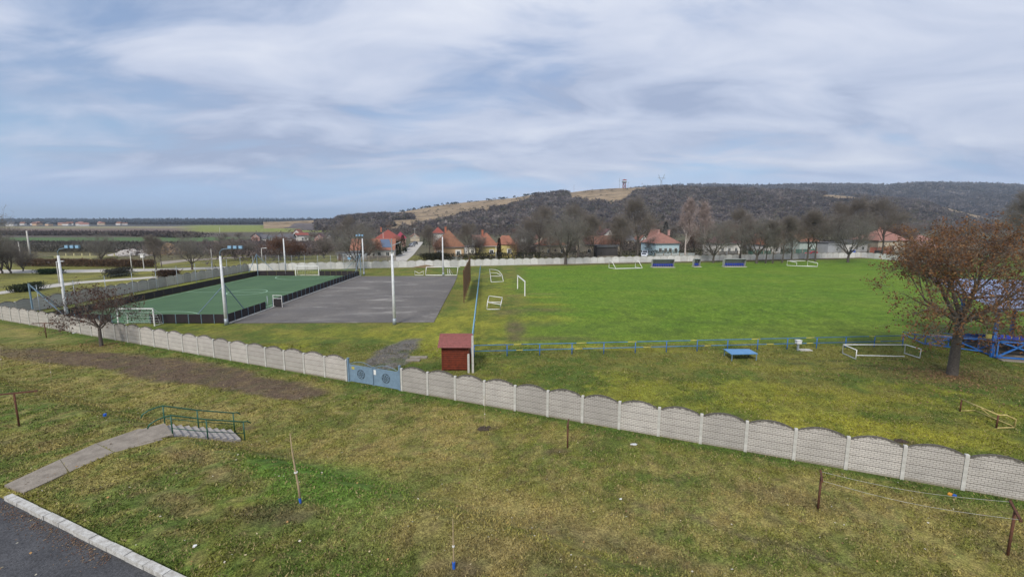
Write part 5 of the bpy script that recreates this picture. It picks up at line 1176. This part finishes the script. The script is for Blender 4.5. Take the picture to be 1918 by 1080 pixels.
b=MB(); b.box((wp.x,wp.y-1.0,2.0),(2.6,.1,1.1)); b.build('board',M_dark,r); b=MB(); b.bar((wp.x-1,wp.y-.9,0),(wp.x-1,wp.y-.9,2),.08); b.bar((wp.x+1,wp.y-.9,0),(wp.x+1,wp.y-.9,2),.08); b.build('leg',M_galv,r)
# hedge and shrubs built of many twig faces
def bushmass(name,pts,rx,ry,h,n,col,label,cat,kind=None,group=None,size=.35,seed=1):
    rnd=np.random.default_rng(seed); pts=np.array([(p[0],p[1]) for p in pts],float); k=rnd.integers(0,len(pts)-1,n); t=rnd.random(n)
    c=pts[k]*(1-t)[:,None]+pts[k+1]*t[:,None]; x=c[:,0]+rnd.normal(0,rx*.5,n); y=c[:,1]+rnd.normal(0,ry*.5,n); top=h*(.75+.5*fbm(x*.4,y*.4,3,seed)); z=top*rnd.random(n)**.7
    d=rnd.normal(0,1,(n,3)); d[:,2]=np.abs(d[:,2])*1.4; d/=np.linalg.norm(d,axis=1)[:,None]; e=np.cross(d,rnd.normal(0,1,(n,3))); e/=np.linalg.norm(e,axis=1)[:,None]
    s_=size*rnd.uniform(.5,1.3,n)[:,None]; c3=np.stack([x,y,z],1); V=np.stack([c3-e*s_*.22,c3+e*s_*.22,c3+d*s_],1)
    cc=np.array(col)[None,None,:]*rnd.uniform(.55,1.5,n)[:,None,None]*np.ones((1,3,1)); cc=cc.reshape(-1,3)
    o=linkm(name,npmesh(name,V.reshape(-1,3),np.arange(3*n).reshape(-1,3),M_evg,cc)); tag(o,label,cat,group,kind); return o
bushmass('hedge',[at(35,500,122),at(180,500,120),at(288,500,119)],.9,.9,1.9,16000,(.15,.10,.065),'long clipped brown hedge behind the outer road','hedge',size=.4)
bushmass('shrub',[g(30,548),g(70,542)],1.5,1.0,1.2,2500,(.045,.055,.028),'low dark shrub beside the pale path at far left','shrub',seed=2)
bushmass('shrub',[g(78,514),g(112,512)],1.5,1.0,1.0,2500,(.035,.06,.03),'low green shrub beside the outer road left of the floodlight pole','shrub',seed=3)
bushmass('shrub',[g(298,520),g(330,517)],1.2,1.0,1.3,2500,(.10,.065,.045),'brown shrub just outside the side wall','shrub',seed=4)
bushmass('shrub',[g(205,520),g(240,516)],1.6,1.2,1.6,2500,(.06,.06,.05),'grey-green shrub outside the side wall, left of the brown one','shrub',seed=5)
bushmass('scrub',[(-250,185),(-140,178),(-95,168)],6,6,2.6,22000,(.13,.12,.10),None,None,'stuff',size=.9,seed=6)
bushmass('scrub_belt',[(-300,235),(-210,225),(-120,215),(-95,190)],7,9,1.4,14000,(.10,.085,.075),None,None,'stuff',size=1.3,seed=7)
bushmass('wood_belt',[(-700,420),(-470,390),(-300,370),(-230,330)],10,10,2.6,16000,(.11,.09,.085),None,None,'stuff',size=2.2,seed=8)
bushmass('garden_scrub',[(-130,190),(-90,180),(-72,165)],9,30,2.9,26000,(.155,.125,.115),None,None,'stuff',size=.9,seed=9)
bushmass('village_scrub',[(-8,178),(30,185),(100,200),(170,215),(240,230)],12,24,2.8,34000,(.12,.10,.085),None,None,'stuff',size=.9,seed=10)
bushmass('village_edge_wood',[(-150,400),(-40,380),(80,400),(220,430),(330,470)],25,75,5.0,30000,(.12,.10,.09),None,None,'stuff',size=1.5,seed=15)
bushmass('garden_shrubs',[(-27,140),(-20,141),(10,147),(60,158),(108,168)],2,1.6,1.9,12000,(.055,.055,.035),None,None,'stuff',size=.45,seed=12)
bushmass('far_wood',[(-3200,2600),(-1700,2500),(-500,2450),(300,2400)],60,150,16,16000,(.05,.05,.055),None,None,'stuff',size=14,seed=11)
bushmass('far_wood',[(-1600,1400),(-1000,1350),(-760,1450)],30,60,5,9000,(.055,.05,.05),None,None,'stuff',size=6,seed=13)
bushmass('far_wood',[(-700,1500),(-450,1400),(-260,1300)],20,60,6,7000,(.055,.048,.05),None,None,'stuff',size=6,seed=14)
# sewage basin, rubble, earth heap at left
p=at(108,482,138); r=root('settling_basin',(p.x,p.y,0),'low round-edged basin with dark water and row of small posts beyond the hedge','basin')
b=MB(); b.box((p.x,p.y,.35),(20,.5,.9),.03); b.box((p.x,p.y+9,.35),(20,.5,.9),.03); b.box((p.x-10,p.y+4.5,.35),(.5,9,.9)); b.box((p.x+10,p.y+4.5,.35),(.5,9,.9)); b.build('rim',mat('basin_rim',(.36,.34,.15),(.25,.24,.12)),r)
b=MB(); b.box((p.x,p.y+4.5,.25),(19.4,8.4,.3)); b.build('water',M_glass,r)
b=MB(); b.box((p.x,p.y-.35,.35),(19.6,.1,.7)); b.build('dark_face',M_dark,r)
for i in range(8): b=MB(); q=p.x-9+18*i/7; b.box((q,p.y+9.4,1.1),(.3,.3,1.0)); b.build('post',mat('ochre_post',(.5,.46,.25),(.4,.36,.2)),r)
def heap(px_,Y,rx,ry,h,m,lab,seed,name='earth_heap'):
    X=at(px_,470,Y).x; rnd=random.Random(seed); b=MB()
    for _ in range(26):
        a=rnd.uniform(0,6.28); f=rnd.random(); b.ico((X+rx*f*math.cos(a),Y+ry*f*math.sin(a),h*.35*(1-f)),(rx*.3,ry*.35,h*.62*(1.1-f)),.18,rnd,2)
    o=b.build(name,m); tag(o,lab,'heap')
heap(318,165,7,4,4.2,mat('earth_brown',(.26,.18,.10),(.16,.11,.07),scale=.6),'brown earth heap beyond the road at left',1); heap(243,160,6.5,4,2.4,mat('rubble',(.42,.39,.36),(.3,.28,.26),scale=.8),'pale rubble heap beyond the hedge',2,'rubble_heap'); heap(285,172,9,3,1.8,mat('rubble',(.42,.39,.36)),'low pale rubble heap beside the brown earth heap',3,'rubble_heap')
heap(403,200,9,4,3.0,mat('dry_earth',(.28,.20,.14),(.2,.15,.11),scale=.6),'reddish-brown earth bank left of the gardens',5)
H('dark low sheds behind the pale rubble heap',225,262,178,463,461,5,'da','gr','flat',cat='shed',name='shed')
heap(797,118,3.2,.8,.7,mat('dry_weeds',(.22,.16,.08),(.15,.10,.06),scale=2),'heap of dead weeds before the far wall behind the handball goal',9,'weed_heap')
# ---------------------------------------------------------------- hills
def interp(xq,tab): return np.interp(xq,[t[0] for t in tab],[t[1] for t in tab])
SKY=[(520,417),(560,415.5),(600,414),(640,411),(700,404),(760,396),(830,384),(900,376),(960,371),(1000,364),(1040,361),(1062,361),(1100,356),(1140,353),(1180,351.5),(1280,353),(1400,356),(1500,362),(1600,369),(1700,378),(1760,390),(1830,407),(1900,424),(2000,432),(2300,440)]
def zat(px_,py_,Y): 
    yn=(540-py_)/FPX; return CH+Y*(-SN+yn*CS)/(CS+yn*SN)
def hill_surface(pxs,vs,sky,Yb,Yr,bump,seed,pw=1.25):
    P,Vv=np.meshgrid(pxs,vs); sk=interp(P,sky); zr=zat(P,sk,Yr); v=np.clip(Vv,0,1)
    Y=Yb+(Yr-Yb)*Vv; X=(P-959)/FPX*Y*1.005
    z=zr*v**pw; z=np.where(Vv>1,zr-(Vv-1)*(Yr-Yb)*.12,z); z=z-1.5*(1-np.clip(v*30,0,1))
    z=z+(fbm(X*.006,Y*.006,4,seed)-.5)*bump*np.sin(np.clip(v,0,1)*np.pi)
    return P,X,Y,z
pxs=np.arange(500,2320,2.2); vs=np.concatenate([np.linspace(0,1,260),np.linspace(1.02,1.35,10)])
P,HX,HY,HZ=hill_surface(pxs,vs,SKY,560,1150,26,61)
_,PYh=proj(HX,HY,HZ)
# where the hill is open grassland rather than wood
FT=[(500,440),(560,420),(640,419),(690,432),(740,434),(780,429),(830,418),(880,404),(950,390),(985,379),(1003,366),(1062,362),(1064,376),(1100,378),(1150,380),(1178,370),(1185,361),(1226,356),(1240,352),(1500,361),(1700,360),(1725,384),(1752,397),(1790,410),(1835,419),(1900,430),(2320,440)]
jit=(fbm(HX*.03,HY*.03,4,71)-.5)*9
open_=(PYh<interp(P,FT)+jit*.9)&(P<1860)
patch=(((P-1560)/46)**2+((PYh-(372+ (P-1560)*.08))/5.5)**2<1+jit*.12)|(((P-1585)/22)**2+((PYh-383)/3)**2<1)
open_|=patch; dk=(((P-705)/75)**2+((PYh-409)/4.5)**2<1+jit*.1)|(((P-690)/50)**2+((PYh-424)/4)**2<1); open_&=~dk
TAN=np.array((.27,.20,.125)); WOOD=np.array((.115,.098,.095)); gc=np.where(open_[...,None],TAN,WOOD)
tn=fbm(HX*.02,HY*.05,5,81); gc=gc*(1+(tn-.5)[...,None]*.9); tn2=fbm(HX*.08,HY*.12,4,82); gc=np.where((open_&(tn2>.62))[...,None],gc*.62,gc)
ny_,nx_=HX.shape; idx=np.arange(nx_*ny_).reshape(ny_,nx_); Fh=np.stack([idx[:-1,:-1],idx[:-1,1:],idx[1:,1:],idx[1:,:-1]],-1).reshape(-1,4)
M_hill=vcol_mat('hill_cover',fine=((.25,.3),(.06,.2)),bump=.6,bs=.4,bd=1.0)
tag(linkm('hill',npmesh('hill',np.stack([HX,HY,HZ],-1).reshape(-1,3),Fh,M_hill,gc.reshape(-1,3),True)),kind='structure')
# bare wood on the hill: every crown a puff of upright twig faces
def wood(HX,HY,HZ,mask,n,size,h,nf,seed,cols,name):
    rg=np.random.default_rng(seed); ii=np.argwhere(mask); w=HY[mask]*1.0; w=w/w.sum(); sel=ii[rg.choice(len(ii),n,p=w)]
    x=HX[sel[:,0],sel[:,1]]+rg.uniform(-2,2,n); y=HY[sel[:,0],sel[:,1]]+rg.uniform(-2,2,n); z=HZ[sel[:,0],sel[:,1]]
    s_=size*rg.uniform(.6,1.35,n); u=rg.normal(0,1,(n,nf,3)); u/=np.linalg.norm(u,axis=2)[...,None]; u[...,2]=np.abs(u[...,2])*1.1
    rad=rg.uniform(.55,1.0,(n,nf,1)); c=np.stack([x,y,z],1)[:,None,:]+u*rad*np.stack([s_,s_,s_*.9],1)[:,None,:]; c[...,2]+=h*.35
    d=u*.8+rg.normal(0,.45,(n,nf,3)); d/=np.linalg.norm(d,axis=2)[...,None]; e=np.cross(d,rg.normal(0,1,(n,nf,3))); e/=np.linalg.norm(e,axis=2)[...,None]
    L=(s_[:,None,None]*rg.uniform(.35,.7,(n,nf,1))); V=np.stack([c-e*L*.42,c+e*L*.42,c+d*L],2).reshape(-1,3)
    base=np.array(cols)[rg.integers(0,len(cols),n)]; zone=fbm(x*.012,y*.012,3,seed+5); base=base*(.7+.7*zone)[:,None]; base=base*rg.uniform(.75,1.3,n)[:,None]
    cc=np.repeat(base,nf,0)*rg.uniform(.85,1.15,n*nf)[:,None]; cc=np.repeat(cc,3,0)
    o=linkm(name,npmesh(name,V,np.arange(len(V)).reshape(-1,3),M_wood,cc)); tag(o,kind='stuff'); return o
def translucent(m,f):
    t=m.node_tree; b=t.nodes['Principled BSDF']; o=[n for n in t.nodes if n.type=='OUTPUT_MATERIAL'][0]; tr=N(t,'ShaderNodeBsdfTranslucent'); t.links.new(b.inputs['Base Color'].links[0].from_socket,tr.inputs[0])
    mx=N(t,'ShaderNodeMixShader'); mx.inputs[0].default_value=f; t.links.new(b.outputs[0],mx.inputs[1]); t.links.new(tr.outputs[0],mx.inputs[2]); t.links.new(mx.outputs[0],o.inputs[0])
M_wood=vcol_mat('bare_wood',fine=(),bump=0)
for m_ in (M_wood,M_leafb,M_evg,M_twig,M_twig_r,M_twig_g): translucent(m_,.45)
vm=np.repeat((vs<1.03)[:,None],nx_,1)&(P>600)&(P<2100)
WC=[(.115,.097,.095),(.14,.12,.112),(.18,.155,.145),(.10,.087,.09),(.15,.12,.10),(.21,.18,.165),(.13,.12,.093)]
wood(HX,HY,HZ,vm&~open_,15000,5.4,5,34,5,WC,'forest')
wood(HX,HY,HZ,vm&open_&(tn2>.60),260,2.2,2,20,6,[(.05,.05,.035)],'bushes_on_grassland')
edge=vm&(np.abs(np.repeat(vs[:,None],nx_,1)-1)<.02)&(P>560)&(P<1060)&(tn>.5); wood(HX,HY,HZ,edge,110,3.2,3,26,8,[(.035,.04,.035)],'ridge_bushes')
FS=[(1150,360),(1200,354),(1290,349.5),(1400,351),(1460,350),(1520,348),(1640,350),(1700,346.5),(1740,345.5),(1830,348),(1918,351.5),(2100,354),(2400,372)]
px2=np.arange(1100,2420,5); vs2=np.concatenate([np.linspace(0,1,110),np.linspace(1.02,1.2,5)])
P2,X2,Y2,Z2=hill_surface(px2,vs2,FS,1250,2700,60,91,.9)
ny2,nx2=X2.shape; idx=np.arange(nx2*ny2).reshape(ny2,nx2); F2=np.stack([idx[:-1,:-1],idx[:-1,1:],idx[1:,1:],idx[1:,:-1]],-1).reshape(-1,4)
c2=np.array((.095,.085,.085))*(1+(fbm(X2*.004,Y2*.004,4,92)-.5)[...,None]*.7)
tag(linkm('far_hills',npmesh('far_hills',np.stack([X2,Y2,Z2],-1).reshape(-1,3),F2,M_hill,c2.reshape(-1,3),True)),kind='structure')
wood(X2,Y2,Z2,np.repeat((vs2<1.03)[:,None],nx2,1)&(P2<2000)&(P2>1180),8000,13,10,22,15,WC[:4],'far_forest')
# low blue hills at the left horizon
pxl=np.arange(-300,1100,6); PL=[(-300,413),(60,412),(160,412.5),(260,413.2),(420,414),(1100,414)]
P3,X3,Y3,Z3=hill_surface(pxl,np.linspace(0,1.15,14),PL,9000,12500,20,95,1)
ny3,nx3=X3.shape; idx=np.arange(nx3*ny3).reshape(ny3,nx3); F3=np.stack([idx[:-1,:-1],idx[:-1,1:],idx[1:,1:],idx[1:,:-1]],-1).reshape(-1,4)
tag(linkm('horizon_hills',npmesh('horizon_hills',np.stack([X3,Y3,Z3],-1).reshape(-1,3),F3,M_hill,np.full((nx3*ny3,3),(.03,.04,.045)),True)),kind='structure')
# ---------------------------------------------------------------- lookout tower, masts, pylon on the hill
M_tr=mat('tower_red',(.30,.07,.06),(.22,.055,.05)); M_pyl=mat('pylon_steel',(.30,.32,.35),(.25,.27,.3))
def crest(px_,Y=1145): return at(px_,interp(px_,SKY)+1.2,Y)
c=crest(1169); r=root('lookout_tower',c,'red and white lookout tower with roofed platform on the hill crest','tower'); z0=c.z-2
b=MB()
for sx in (-1,1):
    for sy in (-1,1): b.bar((c.x+sx*3.2,c.y+sy*3.2,z0),(c.x+sx*2.6,c.y+sy*2.6,z0+20),.8)
b.build('leg',M_tr,r)
for zz in (5,10,15): b=MB(); b.box((c.x,c.y,z0+zz),(7,7,.5)); b.build('landing',M_tr,r)
b=MB()
for i in range(5): z=z0+i*4; s_=1 if i%2 else -1; b.bar((c.x-2.4*s_,c.y-1,z),(c.x+2.4*s_,c.y+1,z+4),1.0)
b.build('stairs',M_tr,r)
b=MB(); b.box((c.x,c.y,z0+17),(10,10,1.3)); b.build('platform',M_dark,r); b=MB(); b.box((c.x,c.y,z0+18.8),(9.5,9.5,1.3)); b.build('parapet',M_white,r)
b=MB(); b.poly([(c.x-6,c.y-6,z0+21.5),(c.x+6,c.y-6,z0+21.5),(c.x+6,c.y+6,z0+21.5),(c.x-6,c.y+6,z0+21.5),(c.x,c.y,z0+24.5)],[(0,1,4),(1,2,4),(2,3,4),(3,0,4),(3,2,1,0)]); b.build('roof',M_tr,r)
for px_,top,lab in ((1160,334,'thin mast with side arms left of the lookout tower'),(1075,346,'lonely thin mast on the grassy hill crest'),(1176,341,'short pole right of the lookout tower'),(1202,343,'small flag-like pole between tower and pylon')):
    c=crest(px_); t=at(px_,top,1145); r=root('mast',c,lab,'mast'); b=MB(); b.bar((c.x,c.y,c.z-2),(c.x,c.y,t.z),.55 if px_!=1202 else .4); b.build('shaft',M_pyl,r)
    if px_!=1075: b=MB(); b.box((c.x+(1 if px_!=1160 else 0),c.y,t.z-.8 if px_!=1160 else t.z-6),(2.5 if px_!=1160 else 5,.3,1.2 if px_!=1160 else .5)); b.build('head',M_pyl,r)
c=crest(1238); k=1145/FPX; r=root('power_pylon',c,'Y-shaped lattice power pylon on the wooded crest','pylon')
def W_(dx,dpy): return (c.x+dx*k,c.y,zat(1238,dpy,1145))
b=MB()
for s_ in (-1,1): b.bar(W_(s_*3,355),W_(s_*.6,339),.6); 
for i in range(4): s_=1 if i%2 else -1; b.bar(W_(s_*(2.8-.55*i),354-3.7*i),W_(-s_*(2.3-.55*i),350.5-3.7*i),.35)
b.build('tower_body',M_pyl,r)
b=MB()
for s_ in (-1,1): b.bar(W_(0,339.5),W_(s_*3.2,334),.9); b.bar(W_(s_*3.2,334),W_(s_*5.5,326.5),.8)
b.build('fork',M_pyl,r); b=MB(); b.bar(W_(-6.5,333),W_(7.5,334),.9); b.build('cross_arm',M_pyl,r)
for px_ in (173,322,426,560,592):
    Y=2600; X=(px_-959)/FPX*Y; r=root('power_pylon',(X,Y,0),'faint power pylon on the left horizon, %s'%{173:'above the settlement, leftmost',322:'above the bare round tree by the road',426:'above the near floodlight pole',560:'above the orange-striped house',592:'right of the bright blue hall'}[px_],'pylon','pylons on the left horizon')
    b=MB(); h=26; 
    for s_ in (-1,1): b.bar((X+s_*3,Y,0),(X,Y,h),.7)
    b.bar((X-6,Y,h-6),(X+6,Y,h-6),.7); b.bar((X-4.5,Y,h-2),(X+4.5,Y,h-2),.6); b.build('tower_body',M_pyl,r)
# ---------------------------------------------------------------- grass blades and leaf litter on the near lawn
rg=np.random.default_rng(3); n=420000
Yg=9+(44-9)*rg.random(n)**1.55; Xg=(rg.random(n)*2.6-1.3)*Yg*1.05; s_=sdist(Xg,Yg); ok=(s_<KERB_S-.25)&(Xg>-60)&(Xg<60)&(np.abs(s_)>.12)
def insteps(x,y,m=.1):
    u=(x-T0.x)*SD.x+(y-T0.y)*SD.y; v=-((x-T0.x)*SP.x+(y-T0.y)*SP.y); return (u>-1.6)&(u<9*tread+.1)&(v>-m)&(v<SWD+m)
ok&=~insteps(Xg,Yg)
def inpoly(x,y,poly):
    ins=np.zeros(len(x),bool); j=len(poly)-1
    for i in range(len(poly)):
        xi,yi=poly[i];xj,yj=poly[j]; ins^=((yi>y)!=(yj>y))&(x<(xj-xi)*(y-yi)/(yj-yi+1e-12)+xi); j=i
    return ins
for q in pth: ok&=~inpoly(Xg,Yg,[(g(a,c_,ZT).x,g(a,c_,ZT).y) for a,c_ in q])
cl=gcol(Xg,Yg); dirtish=(cl[:,1]<cl[:,0]*.85)&(cl[:,1]<.12); ok&=~(dirtish&(rg.random(n)<.85)); ok&=fbm(Xg*1.3,Yg*1.3,3,99)>.36
Xg,Yg,cl,s_=Xg[ok],Yg[ok],cl[ok],s_[ok]; n=len(Xg); Zg=hgt(Xg,Yg)
hh=rg.uniform(.03,.085,n)*(.7+.9*fbm(Xg*.8,Yg*.8,3,98)); az=rg.uniform(0,6.28,n); wv=rg.uniform(.012,.028,n)*(1+Yg/30)
c=np.stack([Xg,Yg,Zg-.01],1); e=np.stack([np.cos(az),np.sin(az),np.zeros(n)],1); lean=np.stack([rg.normal(0,.6,n),rg.normal(0,.6,n),np.ones(n)],1)
V=np.stack([c-e*wv[:,None],c+e*wv[:,None],c+lean*hh[:,None]],1).reshape(-1,3)
straw=rg.random(n)<.17*(.3+1.4*fbm(Xg*.7,Yg*.7,3,97)); bc=cl*rg.uniform(.5,1.5,n)[:,None]; bc[straw]=np.array((.29,.24,.11))*rg.uniform(.6,1.2,straw.sum())[:,None]
M_blade=vcol_mat('grass_blades',fine=(),bump=0)
tag(linkm('grass',npmesh('grass',V,np.arange(3*n).reshape(-1,3),M_blade,np.repeat(bc,3,0))),kind='stuff')
n=900; Yg=10+rg.random(n)**1.3*26; Xg=(rg.random(n)*2.4-1.25)*Yg; s_=sdist(Xg,Yg); ok=(s_>.4)&(s_<KERB_S+4); Xg,Yg=Xg[ok],Yg[ok]; n=len(Xg); Zg=hgt(Xg,Yg)+np.where(sdist(Xg,Yg)>KERB_S,.14,.05)
c=np.stack([Xg,Yg,Zg],1); a=rg.normal(0,1,(n,3)); a[:,2]*=.3; a/=np.linalg.norm(a,axis=1)[:,None]; b_=np.cross(a,np.array([0,0,1.])+rg.normal(0,.3,(n,3))); L=rg.uniform(.02,.055,n)[:,None]
V=np.stack([c-a*L,c+b_*L*.7,c+a*L,c-b_*L*.7],1).reshape(-1,3); lc=np.array([(.45,.38,.22),(.38,.22,.09),(.5,.46,.36),(.22,.13,.07)])[rg.integers(0,4,n)]
tag(linkm('fallen_leaves',npmesh('fallen_leaves',V,np.arange(4*n).reshape(-1,4),M_blade,np.repeat(lc,4,0))),kind='stuff')
n=2600; k=rg.random(n)<.8; rad=np.abs(rg.normal(0,1,n)); an=rg.uniform(0,6.28,n); Xg=np.where(k,34.3+4.2*rad*np.cos(an),-39.9+2.2*rad*np.cos(an)); Yg=np.where(k,34.4+3.2*rad*np.sin(an),43.3+1.6*rad*np.sin(an)); ok=np.abs(sdist(Xg,Yg))>.3; Xg,Yg=Xg[ok],Yg[ok]; n=len(Xg); Zg=hgt(Xg,Yg)+.05
c=np.stack([Xg,Yg,Zg],1); a=rg.normal(0,1,(n,3)); a[:,2]*=.3; a/=np.linalg.norm(a,axis=1)[:,None]; b_=np.cross(a,np.array([0,0,1.])+rg.normal(0,.3,(n,3))); L=rg.uniform(.04,.085,n)[:,None]
V=np.stack([c-a*L,c+b_*L*.7,c+a*L,c-b_*L*.7],1).reshape(-1,3); lc=np.array([(.2,.12,.06),(.26,.16,.08),(.14,.08,.045)])[rg.integers(0,3,n)]
tag(linkm('dropped_leaves',npmesh('dropped_leaves',V,np.arange(4*n).reshape(-1,4),M_blade,np.repeat(lc,4,0))),kind='stuff')
n=5000; uu=rg.uniform(28,66,n); ss=KERB_S+.16+np.abs(rg.normal(0,.28,n)); Xg=WA.x+WD.x*uu+WN.x*ss; Yg=WA.y+WD.y*uu+WN.y*ss; Zg=np.full(n,1.29)
c=np.stack([Xg,Yg,Zg],1); a=rg.normal(0,1,(n,3)); a[:,2]*=.2; a/=np.linalg.norm(a,axis=1)[:,None]; b_=np.cross(a,np.array([0,0,1.])+rg.normal(0,.2,(n,3))); L=rg.uniform(.012,.035,n)[:,None]
V=np.stack([c-a*L,c+b_*L*.7,c+a*L,c-b_*L*.7],1).reshape(-1,3); lc=np.array([(.16,.10,.06),(.10,.07,.05),(.22,.15,.09),(.12,.06,.04)])[rg.integers(0,4,n)]
tag(linkm('gutter_litter',npmesh('gutter_litter',V,np.arange(4*n).reshape(-1,4),M_blade,np.repeat(lc,4,0))),kind='stuff')
# ---------------------------------------------------------------- haze
hm=bpy.data.materials.new('haze_air'); hm.use_nodes=True; t=hm.node_tree; t.nodes.clear(); pv=N(t,'ShaderNodeVolumePrincipled'); pv.inputs['Color'].default_value=(.70,.85,1,1); pv.inputs['Density'].default_value=1.15e-4; pv.inputs['Anisotropy'].default_value=.2
ou=N(t,'ShaderNodeOutputMaterial'); t.links.new(pv.outputs[0],ou.inputs['Volume'])
b=MB(); b.box((0,6200,148),(31000*1.02,19000,302)); hb=b.build('haze',hm); tag(hb,kind='stuff')
